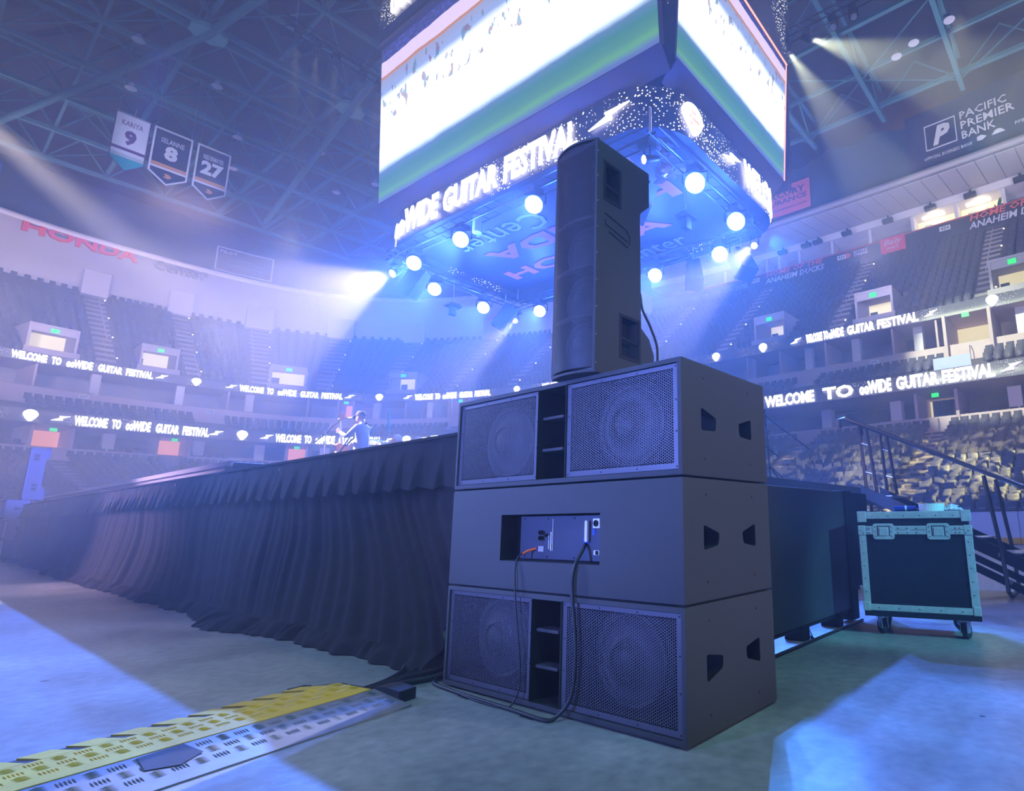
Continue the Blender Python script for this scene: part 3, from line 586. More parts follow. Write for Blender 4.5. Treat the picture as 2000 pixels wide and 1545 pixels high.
# ------------------------------------------------------------------ doorways, portals, pillars
def block(name, s0, s1, b0, b1, z0, z1, mt, parent=None): mb = MB(); ringbox(mb, s0, s1, b0, b1, z0, z1); return mb.build(name, mt, parent)
def portal(s, lab, lit=True, wd=2.3):
    t = thing('vomitory_portal', lab, 'doorway', group='doorways of the upper tier')
    block('side_wall', s - wd / 2 - 0.15, s - wd / 2, 27.2, 30.3, 14.0, 16.6, M['portal'], t); block('side_wall', s + wd / 2, s + wd / 2 + 0.15, 27.2, 30.3, 14.0, 16.6, M['portal'], t)
    block('roof_slab', s - wd / 2 - 0.15, s + wd / 2 + 0.15, 27.2, 30.3, 16.6, 16.75, M['portal'], t); block('header', s - wd / 2, s + wd / 2, 27.25, 27.4, 16.1, 16.6, M['portal'], t)
    block('glow_wall', s - wd / 2, s + wd / 2, 30.0, 30.1, 14.0, 16.6, M['ylit'], t); block('landing', s - wd / 2, s + wd / 2, 26.2, 30.0, 13.9, 14.0, M['step'], t); block('dark_door', s - wd / 2 + 0.1, s - wd / 2 + 0.6, 29.85, 30.0, 14.0, 16.0, M['drapegrey'], t)
    block('parapet', s - wd / 2 - 0.3, s + wd / 2 + 0.3, 26.9, 27.0, 14.0, 14.75, M['portal'], t)
    block('exit_sign', s - 0.22, s + 0.22, 27.16, 27.24, 16.2, 16.5, M['exit'], t)
    block('lamp', s - wd / 2 + 0.05, s - wd / 2 + 0.35, 29.9, 30.1, 15.0, 15.25, M['yhot'], t)
    return t
labs = ['lit doorway in the upper tier, leftmost one, above the letters WELCOME', 'lit doorway in the upper tier, second from the left, above the letters FESTIVAL', 'lit doorway in the upper tier with an orange lamp, third from the left', 'lit doorway in the upper tier above the singer, fourth from the left', 'lit doorway in the right upper tier, nearest to the loudspeaker tower', 'lit doorway in the right upper tier above the letters GUITAR', 'lit doorway in the right upper tier at the picture edge']
for s, l in zip(POR_U, labs): portal(s, l)
def low_portal(s, lab, mt, wd=2.0, curtain=False, z0=5.9, z1=8.5, b=25.1, bk=28.6):
    t = thing('concourse_doorway', lab, 'doorway', group='doorways above the lower seats')
    block('door_jamb', s - wd / 2 - 0.18, s - wd / 2, b, bk, z0, z1, M['conc'], t); block('door_jamb', s + wd / 2, s + wd / 2 + 0.18, b, bk, z0, z1, M['conc'], t)
    block('glow_wall', s - wd / 2, s + wd / 2, bk - 0.1, bk, z0, z1, mt, t); block('landing', s - wd / 2, s + wd / 2, b - 0.05, bk - 0.1, z0 - 0.1, z0 + 0.04, M['tier'], t)
    block('lamp', s + wd / 2 - 0.4, s + wd / 2 - 0.15, bk - 0.35, bk - 0.15, z0 + 0.5, z0 + 0.8, M['yhot'], t)
    block('exit_sign', s - 0.2, s + 0.2, b - 0.02, b + 0.05, z1 - 0.35, z1 - 0.1, M['exit'], t)
    if curtain:
        mb = MB(); n_ = 40; ringbox(mb, s - wd / 2 + 0.3, s + wd / 2 - 0.02, bk - 0.9, bk - 0.82, z0 + 0.05, z1 - 0.12, 0.05); q = mb
        for i, v in enumerate(q.v): a = 0.05 * math.sin(i * 1.7); q.v[i] = (v[0] + a, v[1], v[2])
        mb.build('door_curtain', M['drapegrey'], t)
    for sx in (-1, 1):
        mb = MB(); x0, y0, nx, ny = P1(s + sx * 0.05, b - 0.1); mb.tube([(x0, y0, z0), (x0, y0, z0 + 0.9), (x0 + nx * 0.6, y0 + ny * 0.6, z0 + 1.0)], 0.025, 6)
    mb.build('handrail', M['steel'], t); return t
low_portal(-5.3, 'wide doorway with an orange lit right side above the distant loudspeaker tower', M['olit'])
low_portal(2.0, 'orange lit doorway below the lower ribbon text, middle left', M['olit'])
low_portal(10.8, 'narrow orange lit doorway left of the microphone stand', M['olit'], 1.4)
low_portal(68.65, 'tall doorway closed by a grey green curtain at the top of the right aisle stairs', M['ylit'], 2.1, True)
low_portal(70.7, 'bright yellow lit doorway under the upper ribbon at right, above the blue railing screen', M['ylit'], 2.3, False, 10.2, 13.3, 25.6, 29.4)
low_portal(14.3, 'orange lit opening under the upper ribbon left of the singer', M['olit'], 1.1, False, 10.4, 13.3, 25.9, 29.0)
low_portal(25.4, 'pinkish lit doorway just left of the upper subwoofer', M['olit'], 1.7, False, 10.4, 13.3, 25.9, 29.0)
o = block('railing_screen', 69.0, 71.0, 23.85, 23.9, 9.5, 10.2, mat('pale_blue_screen', (0.30, 0.36, 0.62), 0.5)); tag(o, 'pale blue rounded railing screen above the lower ribbon at right', 'railing')
k = 0
for s in (-9, -1.9, 3.95, 8.1, 12.8, 17.5, 22, 27, 33, 39, 45, 51, 56, 61.2, 65.9, 72.6, 78):
    o = block('pillar', s - 0.35, s + 0.35, 26.6, 27.3, 6.3, 8.5, M['white']); k += 1; tag(o, 'white square pillar of the lower boxes, %s from the left' % nth(k), 'pillar', 'white pillars of the boxes', 'structure')
k = 0
for s in (-9, -3.2, 2.2, 7.0, 16.6, 21.6, 30, 37, 44, 50.5, 55.2, 60.0, 63.5, 67.6, 73.4, 78.5):
    o = block('pillar', s - 0.28, s + 0.28, 27.0, 27.5, 10.9, 13.35, M['white']); k += 1; tag(o, 'white square pillar of the middle suites, %s from the left' % nth(k), 'pillar', 'white pillars of the suites', 'structure')
# suite partitions and furniture line
k = 0
for s in (-6.6, 5.4, 11.2, 19.6, 24, 55.4, 58.1, 61.6, 66.2, 68.9, 74.5):
    o = block('partition', s - 0.06, s + 0.06, 26.2, 29.6, 10.9, 13.3, M['conc']); k += 1; tag(o, 'thin pink grey partition of the middle suites, %s from the left' % nth(k), 'partition', 'suite partitions', 'structure')
k = 0
for a, c in ((-8.6, -3.4), (-2.6, 1.2), (4.4, 7.4), (8.6, 10.0), (55, 59.5), (60.4, 63.2), (64.0, 67.4), (73.7, 78)):
    k += 1; t = thing('counter', 'dark counter with a pale edge in the middle suites, %s from the left' % nth(k), 'counter', group='counters of the middle suites')
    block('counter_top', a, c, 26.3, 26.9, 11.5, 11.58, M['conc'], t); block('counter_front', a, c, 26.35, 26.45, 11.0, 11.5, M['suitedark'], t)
k = 0
for a, c in ((-1.4, 0.8), (3.2, 7.6), (12, 16), (58, 63), (64.9, 67.2), (69.95, 74)):
    k += 1; o = block('ledge', a, c, 26.25, 26.4, 6.35, 7.15, M['conc']); tag(o, 'pinkish ledge wall between box seat rows, %s from the left' % nth(k), 'wall', 'ledge walls in the boxes', 'structure')
# bar grating at right
t = thing('grating', 'screen of thin vertical bars under the lower ribbon at right', 'screen')
mb = MB()
for i in range(46): ringbox(mb, 61.6 + i * 0.1, 61.62 + i * 0.1, 28.0, 28.03, 6.4, 8.4, 1)
q = mb.build('bars', M['dark'], t); q['kind'] = 'stuff'
block('top_rail', 61.5, 66.3, 27.98, 28.05, 8.38, 8.46, M['dark'], t)
# section number plates
def plate(s, b, z, body, lab, w_=0.55, h_=0.26, mt='label'):
    t = thing('section_plate', lab, 'sign', group='section number plates'); block('plate', s - w_ / 2, s + w_ / 2, b - 0.09, b - 0.05, z, z + h_, M[mt], t)
    on_ring('lettering', body, s - w_ * 0.38, s + w_ * 0.38, b - 0.1, z + 0.05, z + h_ - 0.05, M['suitedark'], t, 0.02, 1, 0.01, 0.01)
plate(-3.9, 26, 11.05, '327', 'white number plate on the pink wall at far left'); plate(4.2, 26, 11.05, '328', 'white number plate on the pink wall, middle left'); plate(10.6, 26, 11.05, '329', 'white number plate on the pink wall left of the singer'); plate(65.0, 26, 11.05, '302', 'white number plate on the pink wall above the right seats')
plate(-0.4, 25.2, 6.4, '227', 'white number plate above the lower seats at left'); plate(6.9, 25.2, 6.4, '228', 'white number plate above the lower seats near the monitor wedge'); plate(68.2, 37.3, 24.3, '434', 'white number plate left of the words HOME OF at upper right', 0.8, 0.4); plate(59.6, 37.3, 24.3, '436', 'white number plate right of the words ANAHEIM DUCKS', 0.8, 0.4); plate(51.2, 37.3, 24.3, '438', 'white number plate in the blue haze near the tower', 0.8, 0.4)
# lettering on the dark band under the top suites
t = thing('wall_lettering', 'red and white painted words HOME OF THE ANAHEIM DUCKS in the middle right distance', 'sign'); on_ring('lettering', 'HOME OF THE', 52.3, 57.9, 37.3, 24.5, 25.0, M['orangesign'], t, 0.02, 1, 0.05, 0.02, 0.2); on_ring('lettering', 'ANAHEIM DUCKS', 52.2, 57.95, 37.3, 23.85, 24.4, M['bwhite'], t, 0.02, 1, 0.05, 0.02, 0.2)
t = thing('wall_lettering', 'red and white painted words HOME OF THE ANAHEIM DUCKS cut by the picture edge', 'sign'); on_ring('lettering', 'HOME OF THE', 70.0, 75.6, 37.3, 24.45, 25.0, M['orangesign'], t, 0.02, 1, 0.05, 0.02, 0.2); on_ring('lettering', 'ANAHEIM DUCKS', 69.9, 75.7, 37.3, 23.75, 24.35, M['bwhite'], t, 0.02, 1, 0.05, 0.02, 0.2)
t = thing('wall_lettering', 'faint words WELCOME TO HONDA CENTER in the blue haze', 'sign'); on_ring('lettering', 'WELCOME TO HONDA CENTER', 44.3, 50.4, 37.3, 24.0, 24.45, M['bsilver'], t, 0.0, 1, 0.05, 0.02)
t = thing('wall_sign', 'magenta red square sign with white script words Bally SPORTS', 'sign'); block('sign_board', 63.1, 65.15, 37.1, 37.2, 23.6, 25.05, mat('magenta_sign', (0.75, 0.03, 0.13), 0.6), t); on_ring('lettering', 'Bally', 63.4, 64.9, 37.1, 24.2, 24.85, M['bwhite'], t, 0.0, 2, 0.02, 0.02, 0.4); on_ring('lettering', 'SPORTS', 63.6, 64.6, 37.1, 23.9, 24.15, M['bwhite'], t, 0.01, 1, 0.02, 0.02)
t = thing('wall_lettering', 'small white words DUCKS STREAM with an orange emblem on the dark band', 'sign'); on_ring('lettering', 'DUCKS', 60.7, 61.9, 37.3, 24.55, 24.8, M['bwhite'], t, 0.02, 1, 0.05, 0.02); on_ring('lettering', 'STREAM', 60.7, 61.9, 37.3, 24.25, 24.5, M['bwhite'], t, 0.02, 1, 0.05, 0.02); shape_on_ring('emblem', [(-.25, -.2), (.0, -.25), (.25, 0), (0, .25), (-.3, .2), (-.1, 0)], 60.2, 37.3, 24.5, M['orangesign'], t)
# top suites: partitions, lit rooms, hanging speakers
k = 0
for s in (44.5, 48, 51.2, 52.35, 53.6, 55.6, 58.75, 62.2, 65.8, 69.1, 72.4, 75.6):
    o = block('partition', s - 0.12, s + 0.12, 37.4, 39.15, 24.7, 26.45, M['white']); k += 1; tag(o, 'white partition between the top suites, %s from the left' % nth(k), 'partition', 'top suite partitions', 'structure')
for a, c, l in ((65.95, 68.95, 'brightly lit cream suite room at top right, left one of two'), (69.25, 72.25, 'brightly lit cream suite room at top right with a dark plant, right one of two')):
    t = thing('suite_room', l, 'room'); block('glow_wall', a, c, 38.9, 39.0, 24.7, 26.4, M['ylit'], t); block('ceiling_lamp', a + 0.5, c - 0.8, 38.0, 38.5, 26.36, 26.42, M['yhot'], t); x0, y0, _, _ = P1((a + c) / 2, 38.1); point('room_lamp', (x0, y0, 26.1), 60, (1.0, 0.86, 0.5), 0.15); block('door_leaf', a + 0.5, a + 1.1, 38.8, 38.89, 24.7, 26.0, M['bsilver'], t)
def plant(s, b, z, sc_, lab):
    t = thing('potted_plant', lab, 'plant', group='plants in the top suites'); x0, y0, _, _ = P1(s, b); mb = MB()
    for i in range(26):
        a = random.uniform(0, 2 * PI); e = random.uniform(0.2, 1.3); L_ = sc_ * random.uniform(0.5, 1); d = Vector((math.cos(a) * math.cos(e), math.sin(a) * math.cos(e), math.sin(e))); sd = d.cross(Vector((0, 0, 1))).normalized() * 0.09 * sc_; p0 = Vector((x0, y0, z + 0.25)); q = p0 + d * L_
        mb.add([p0, p0 + d * L_ * .5 + sd, q, p0 + d * L_ * .5 - sd], [(0, 1, 2, 3)])
    mb.build('leaves', mat('dark_green_leaf', (0.03, 0.12, 0.09), 0.6), t); mb = MB(); mb.lathe([(0.12, 0), (0.17, 0.3), (0.14, 0.3), (0.1, 0.05)], 10, Matrix.Translation((x0, y0, z))); mb.build('pot', M['suitedark'], t)
plant(71.8, 38.2, 24.8, 1.3, 'dark green potted plant in the right lit suite beside the partition'); plant(69.8, 38.6, 24.8, 0.8, 'small dark potted plant in the right lit suite beside the lamp'); plant(72.9, 38.4, 24.8, 0.8, 'dark potted plant in the unlit suite right of the lit rooms')
k = 0
for s in (54.3, 56.6, 57.7, 60.4, 64.0, 67.4, 70.3, 73.6):
    k += 1; t = thing('wall_speaker', 'small dark loudspeaker on the white top fascia, %s from the left' % nth(k), 'loudspeaker', group='fascia loudspeakers over the top suites')
    block('speaker_box', s - 0.42, s + 0.42, 36.4, 36.9, 26.25, 26.55, M['blackmetal'], t); block('bracket', s - 0.06, s + 0.1, 36.7, 36.9, 26.55, 26.9, M['dark'], t)
# white pilasters at the head of the end aisles
k = 0
for s in AIS_U[1:9]:
    k += 1; o = block('pilaster', s - 0.75, s + 0.75, 36.3, 37.25, 22.9, 25.35, M['white']); tag(o, 'white pilaster above an upper aisle, %s from the left' % nth(k), 'pillar', 'white pilasters of the end stand', 'structure')
# big letters and boards on the soffit edge
t = thing('wall_lettering', 'large red serif letters HONDA on the pale soffit at left', 'sign'); on_ring('lettering', 'HONDA', -7.6, -1.45, 31.0, 25.0, 26.05, M['red'], t, 0.035, 2, 0.5, 0.25)
t = thing('wall_lettering', 'pale outlined letters Center on the soffit right of the red letters', 'sign'); on_ring('lettering', 'Center', -0.35, 3.5, 31.0, 24.95, 25.9, M['center'], t, 0.01, 2, 0.5, 0.2)
t = thing('hanging_board', 'dark board with a white frame, the word PILOT and a car outline', 'sign')
block('board', 3.95, 7.65, 31.0, 31.1, 26.7, 29.2, M['navy'], t)
for a in ((3.9, 7.7, 26.65, 26.75), (3.9, 7.7, 29.15, 29.25), (3.9, 4.0, 26.65, 29.25), (7.6, 7.7, 26.65, 29.25)): block('frame', a[0], a[1], 30.93, 31.0, a[2], a[3], M['bwhite'], t)
on_ring('lettering', 'PILOT', 4.15, 5.3, 31.0, 28.65, 28.95, M['bwhite'], t, 0.02, 1, 0.03, 0.02)
car = [(-1.1, 0), (-1.1, .35), (-.75, .42), (-.5, .72), (.5, .74), (.8, .45), (1.15, .38), (1.2, 0)]
S_ = [(5.8 + x, 27.5 + z) for x, z in car]; mb = MB()
for i in range(len(S_)):
    a, b_ = S_[i], S_[(i + 1) % len(S_)]; x0, y0, nx, ny = P1(a[0], 30.95); x1, y1, _, _ = P1(b_[0], 30.95); mb.tube([(x0, y0, a[1]), (x1, y1, b_[1])], 0.025, 4)
mb.build('car_outline', M['bteal'], t)
t = thing('hanging_board', 'blue framed dark board cut by the left picture edge, white letters', 'sign')
block('board', -13.5, -8.9, 31.0, 31.1, 27.0, 30.0, M['navy'], t)
for a in ((-13.5, -8.8, 26.9, 27.0), (-13.5, -8.8, 30.0, 30.1), (-8.9, -8.8, 26.9, 30.1)): block('frame', a[0], a[1], 30.93, 31.0, a[2], a[3], mat('blue_frame', (0.05, 0.15, 0.5), 0.6), t)
on_ring('lettering', 'O', -10.4, -9.7, 31.0, 28.8, 29.7, M['bwhite'], t, 0.03, 2, 0.03, 0.02); on_ring('lettering', 'PORT', -12.6, -9.25, 31.0, 27.3, 28.4, M['bwhite'], t, 0.04, 1, 0.03, 0.02)
t = thing('hanging_banner', 'orange pink banner with dark words MERCURY INSURANCE beside the scoreboard', 'banner')
block('cloth', 54.0, 59.4, 31.0, 31.05, 26.9, 29.6, mat('salmon_banner', (0.85, 0.16, 0.13), 0.8), t)
on_ring('lettering', 'MERCURY', 54.6, 59.0, 31.0, 28.55, 29.15, M['navy'], t, 0.02, 1, 0.03, 0.02); on_ring('lettering', 'INSURANCE', 54.6, 59.1, 31.0, 27.95, 28.4, M['navy'], t, 0.01, 1, 0.03, 0.02); on_ring('lettering', 'mercuryinsurance.com', 54.4, 59.1, 31.0, 27.3, 27.6, M['navy'], t, 0, 1, 0.03, 0.02)
t = thing('hanging_banner', 'dark banner with white words PACIFIC PREMIER BANK and a boxed letter P', 'banner')
block('cloth', 67.3, 76.5, 31.0, 31.05, 26.7, 31.4, M['navy'], t)
for a, body, z, h in ((71.0, 'PACIFIC', 29.55, .62), (71.0, 'PREMIER', 28.75, .62), (71.0, 'BANK', 27.95, .62)): on_ring('lettering', body, a, a + {'PACIFIC': 2.9, 'PREMIER': 3.3, 'BANK': 2.1}[body], 31.0, z, z + h, M['bwhite'], t, 0.01, 1, 0.03, 0.02)
for a in ((68.6, 70.7, 28.0, 28.06), (68.6, 70.7, 30.0, 30.06), (68.6, 68.66, 28.0, 30.06), (70.64, 70.7, 28.0, 30.06)): block('frame', a[0], a[1], 30.93, 31.0, a[2], a[3], M['bwhite'], t)
on_ring('lettering', 'P', 69.1, 70.3, 31.0, 28.25, 29.8, M['bwhite'], t, 0.05, 2, 0.03, 0.02, 0.3)
on_ring('lettering', 'OFFICIAL BUSINESS BANK', 68.4, 71.6, 31.0, 27.25, 27.5, M['bwhite'], t, 0.0, 1, 0.03, 0.02); on_ring('lettering', 'PPBI.com', 74.2, 75.6, 31.0, 27.55, 27.8, M['bwhite'], t, 0.0, 1, 0.03, 0.02)
shape_on_ring('emblem', [(-.3, -.15), (0, -.2), (.3, 0), (0, .2), (-.3, .15)], 72.2, 31.0, 27.5, M['bwhite'], t); shape_on_ring('emblem', [(-.4, -.12), (.4, -.12), (.2, .15), (0, .22), (-.2, .15)], 73.2, 31.0, 27.5, M['bwhite'], t)
# warm lit corrugated wall high on the right
t = thing('cladding_panel', 'corrugated wall panels lit warm high at top right', 'wall cladding'); mb = MB()
for i in range(30): ringbox(mb, 64.4 + i * 0.3, 64.55 + i * 0.3, 42.9, 43.2, 33.0, 39.5, 1)
q = mb.build('ribs', M['corr'], t); q['kind'] = 'stuff'
x0, y0, nx, ny = P1(67.0, 41.6); point('uplight', (x0, y0, 33.6), 900, (1.0, 0.50, 0.12), 0.2); x0, y0, nx, ny = P1(70.5, 41.8); point('uplight', (x0, y0, 34.2), 250, (1.0, 0.50, 0.12), 0.2); x0, y0, _, _ = P1(74.5, 41.6); point('uplight', (x0, y0, 37), 350, (1.0, 0.45, 0.15), 0.2)
for s, e in ((2.5, 240), (15, 300), (17.5, 220), (-6, 200)): x0, y0, nx, ny = P1(s, 41.8); point('uplight', (x0, y0, 28.0), e, (1.0, 0.30, 0.08), 0.2)
# dasher boards of the rink
t = thing('rink_boards', 'white rink side boards with a yellow kick strip and one blue stripe', 'rink boards')
k = 0; s = 57.2
while s < 80:
    mb = MB(); ringbox(mb, s, s + 2.38, 12.0, 12.12, 0.24, 1.17, 1.2); mb.build('board_panel', M['boardwhite'], t)
    mb = MB(); ringbox(mb, s, s + 2.38, 11.96, 12.1, 0.02, 0.24, 1.2); mb.build('kick_strip', M['boardyellow'], t); s += 2.4
for s in (71.45, 61.9): 
    mb = MB(); ringbox(mb, s, s + 0.52, 11.93, 12.0, 0.05, 1.175, 0.6); st_ = mb.build('blue_stripe', M['boardblue'], t)
    for i, (h0, h1) in enumerate(((0.62, 0.72), (0.72, 0.80), (0.80, 0.87))):
        q_ = [(-.2 + i * .06, h0 - .72), (.2 - i * .04, h0 - .72), (.2 - i * .08, h1 - .74), (-.13 + i * .08, h1 - .74)]
        shape_on_ring('stripe_mark', q_, s + 0.26, 11.93, 0.78, M['bwhite'], st_, 0.0, 0.02)
band('cap_rail', [(11.98, 1.17), (11.98, 1.21), (12.16, 1.21), (12.16, 1.17)], 57.2, 80, 1.2, M['blackmetal'], t)

# ------------------------------------------------------------------ centre-hung scoreboard (own frame, turned 2 degrees)
SBX, SBY, SBA = 13.0, 13.2, 0.037
def sbw(x, y, z): c, s = math.cos(SBA), math.sin(SBA); return (SBX + c * x - s * y, SBY + s * x + c * y, z)
sb = thing('scoreboard', 'huge centre-hung video scoreboard with glowing screens and ribbon rings', 'scoreboard', (SBX, SBY, 0), SBA)
M['sbbody'] = mat('scoreboard_housing', (0.16, 0.12, 0.17), 0.5, var=0.1, scale=0.5); M['sbdark'] = mat('scoreboard_underside', (0.035, 0.04, 0.07), 0.5)
mb = MB(); mb.box(-3.3, 3.3, -5.5, 5.6, 11.3, 18.3); mb.build('housing', M['sbbody'], sb)
def quad_uv(name, p, mt, parent, uv=((0, 0), (1, 0), (1, 1), (0, 1))): return link(name, np_mesh(name, p, [(0, 1, 2, 3)], np.array(uv)), mt, parent)
def screen(name, p, mt, parent, t=0.12):
    """thick screen cabinet with the lit face in front; p = 4 corners of the face, lower left first"""
    p = [Vector(q) for q in p]; n = (p[1] - p[0]).cross(p[3] - p[0]).normalized(); mb = MB()
    e = 0.06; cx = sum(p, Vector()) / 4; o = [q + (q - cx).normalized() * e for q in p]
    mb.add([q - n * 0.01 for q in o] + [q - n * t for q in o], [(0, 1, 2, 3), (7, 6, 5, 4), (0, 4, 5, 1), (1, 5, 6, 2), (2, 6, 7, 3), (3, 7, 4, 0)]); c = mb.build(name, M['sbbody'], parent)
    quad_uv('screen_face', [tuple(q) for q in p], mt, c); return c
screen('main_screen', [(-3.85, 6.05, 11.98), (-3.85, -6.03, 11.98), (-4.25, -6.03, 17.9), (-4.25, 6.05, 17.9)], screen_mat('main_screen_picture', 0.015, 0.185, 0.80, (0.25, 0.3, 1.3)), sb)
screen('end_screen', [(-3.2, -6.08, 12.05), (3.22, -6.08, 12.05), (3.25, -6.38, 16.25), (-3.25, -6.38, 16.25)], screen_mat('end_screen_picture', 0.02, 0.21, 0.83, (0.25, 0.3, 1.2)), sb)
screen('main_screen', [(3.85, -6.05, 11.98), (3.85, 6.05, 11.98), (4.25, 6.05, 17.9), (4.25, -6.05, 17.9)], bpy.data.materials['main_screen_picture'], sb)
screen('end_screen', [(3.2, 6.2, 12.05), (-3.2, 6.2, 12.05), (-3.25, 6.5, 16.25), (3.25, 6.5, 16.25)], bpy.data.materials['end_screen_picture'], sb)
mb = MB(); mb.add([(-3.85, 6.1, 11.95), (-3.85, -6.08, 11.95), (-3.5, -6.1, 11.42), (-3.5, 6.1, 11.42), (-3.2, 6.1, 11.95), (-3.2, -6.08, 11.95)], [(0, 1, 2, 3), (0, 4, 5, 1), (3, 2, 5, 4)]); mb.box(-4.35, -3.4, -6.1, 6.1, 17.95, 18.15)
mb.add([(-3.3, -6.1, 12.0), (3.25, -6.1, 12.0), (3.1, -5.7, 11.42), (-3.3, -5.7, 11.42)], [(0, 1, 2, 3)]); mb.box(-3.35, 3.35, -6.45, -5.4, 16.3, 16.5); mb.build('bezel', M['sbbody'], sb)
link('corner_strip', np_mesh('corner_strip', [(-3.78, -6.03, 11.98), (-3.3, -6.1, 11.98), (-3.35, -6.4, 18.2), (-4.2, -6.03, 18.2)], [(0, 1, 2, 3)], np.array([(0, 0), (.5, 0), (.5, 6), (0, 6)])), M['ledring'], sb)
link('upper_end_panel', np_mesh('upper_end_panel', [(-3.3, -6.4, 16.5), (3.3, -6.4, 16.5), (3.4, -6.55, 21.5), (-3.4, -6.55, 21.5)], [(0, 1, 2, 3)], np.array([(0, 0), (6.6, 0), (6.6, 5), (0, 5)])), M['ledring'], sb)
mb = MB(); mb.tube([(3.27, -6.42, 16.3), (-3.27, -6.42, 16.3)], 0.03, 6); mb.tube([(3.25, -6.1, 12.0), (3.27, -6.4, 16.3)], 0.02, 6); mb.build('edge_light', M['ledorange'], sb)
# rings
def rr(hx0, hx1, hy0, hy1, r, n=8):
    pts = []
    for cx, cy, a0 in ((hx0 + r, hy0 + r, PI), (hx1 - r, hy0 + r, 1.5 * PI), (hx1 - r, hy1 - r, 0), (hx0 + r, hy1 - r, 0.5 * PI)):
        for i in range(n + 1): a = a0 + i / n * PI / 2; pts.append((cx + r * math.cos(a), cy + r * math.sin(a)))
    return pts
def ring_path(pts):
    """arc position measured from the main front's middle towards the near end corner"""
    q0 = pts + [pts[0]]; q = [q0[0]]
    for i in range(len(q0) - 1):
        k = max(1, int(math.hypot(q0[i + 1][0] - q0[i][0], q0[i + 1][1] - q0[i][1]) / .45))
        q += [(q0[i][0] + (q0[i + 1][0] - q0[i][0]) * j / k, q0[i][1] + (q0[i + 1][1] - q0[i][1]) * j / k) for j in range(1, k + 1)]
    d = [0]
    for i in range(len(q) - 1): d.append(d[-1] + math.hypot(q[i + 1][0] - q[i][0], q[i + 1][1] - q[i][1]))
    return np.array(q), np.array(d)
def ring_board(name, rect, r, z0, z1, items, lab=None):
    pts = rr(*rect, r); q, d = ring_path(pts); n = len(q)
    v = np.concatenate([np.c_[q, np.full(n, z0)], np.c_[q, np.full(n, z1)]]); f = [(i, i + 1, n + i + 1, n + i) for i in range(n - 1)]
    o = link(name, np_mesh(name, v, f, np.concatenate([np.c_[d, np.full(n, 0.)], np.c_[d, np.full(n, z1 - z0)]])), [M['ledring'], M['ledring2']], sb)
    if z0 < 12: o.data.polygons.foreach_set('material_index', [1 if (d[i] < 4.1 or d[i] > d[-1] - .9) else 0 for i in range(n - 1)])
    mb = MB(); inn = rr(rect[0] + .35, rect[1] - .35, rect[2] + .35, rect[3] - .35, max(.1, r - .35)); m = len(pts)
    for zz in (z0, z1): mb.add([(a, b, zz) for a, b in pts] + [(a, b, zz) for a, b in inn], [(i, (i + 1) % m, m + (i + 1) % m, m + i) for i in range(m)])
    mb.build('ring_lip', M['sbdark'], o)
    # arc position of a front point y (x = rect[0]) is measured back from the start of the path (which begins at the near front corner)
    def at(a, off):
        a = a % d[-1]; i = int(np.searchsorted(d, a, 'right') - 1); i = min(i, n - 2); t = (a - d[i]) / max(1e-9, d[i + 1] - d[i]); p = q[i] * (1 - t) + q[i + 1] * t; tg = q[i + 1] - q[i]; tg = tg / np.hypot(*tg); return p + np.array([tg[1], -tg[0]]) * off
    for kind, body, a, c, lo, hi in items:
        mb = MB()
        if kind == 't':
            tv, tf = text_geo(body, 0.035, 2, 0.02, 0.0); P_ = [at(a + x * (c - a), 0.04 + z * 0.03) for x, y, z in tv]; mb.add([(P_[i][0], P_[i][1], z0 + (lo + tv[i][1] * (hi - lo)) * (z1 - z0)) for i in range(len(tv))], tf); mb.build('lettering', M['led'], o)
        else:
            sh = PICK if kind == 'p' else BOLT; k = (c - a) / (0.72 if kind == 'p' else 1.24); zz = (z0 + z1) / 2; nn = len(sh); vs = []
            for off in (0.04, 0.08): 
                for x, z in sh: p_ = at((a + c) / 2 + x * k, off); vs.append((p_[0], p_[1], zz + z * hi))
            mb.add(vs, [tuple(range(nn)), tuple(range(2 * nn - 1, nn - 1, -1))] + [(i, (i + 1) % nn, nn + (i + 1) % nn, nn + i) for i in range(nn)]); g = mb.build('guitar_pick' if kind == 'p' else 'lightning_bolt', M['led'], o)
            if kind == 'p':
                mb = MB()
                for x, z, w2, h2 in ((-.02, .16, .10, .05), (-.14, .02, .04, .06), (.06, -.02, .16, .06), (-.1, -.16, .05, .06), (.1, -.24, .04, .06)):
                    p_, q_ = at((a + c) / 2 + x * k - w2, .085), at((a + c) / 2 + x * k + w2, .085); mb.add([(p_[0], p_[1], zz + z - h2), (q_[0], q_[1], zz + z - h2), (q_[0], q_[1], zz + z + h2), (p_[0], p_[1], zz + z + h2)], [(0, 1, 2, 3)])
                mb.build('pick_marks', M['ledorange'], g)
    return o, at, d
# the path starts at (x0, y0 + r): the near front corner; going on it passes along the near end, so the front lies at negative positions
R_ = 1.35
fy = lambda y: -(y - (-5.95 + R_))          # front position from local y
ex = lambda x: R_ * PI / 2 + (x - (-3.62 + R_))   # near end position from local x
items = [('t', 'TO', fy(6.4), fy(5.62), .14, .84), ('t', 'oo', fy(5.3), fy(4.55), .12, .62), ('t', 'WIDE', fy(4.6), fy(2.73), .14, .9), ('t', 'GUITAR', fy(2.45), fy(-0.15), .14, .86), ('t', 'FESTIVAL', fy(-0.42), fy(-3.28), .14, .88), ('b', '', fy(-3.68), fy(-4.95), 0, 0.9),
         ('p', '', ex(-2.75), ex(-1.9), 0, 1.15), ('b', '', ex(-0.85), ex(0.2), 0, 0.9), ('t', 'WELCOME', ex(0.45), ex(3.3), .14, .88)]
ring_board('lower_led_ring', (-3.62, 3.35, -5.95, 6.1), R_, 10.3, 11.45, items)
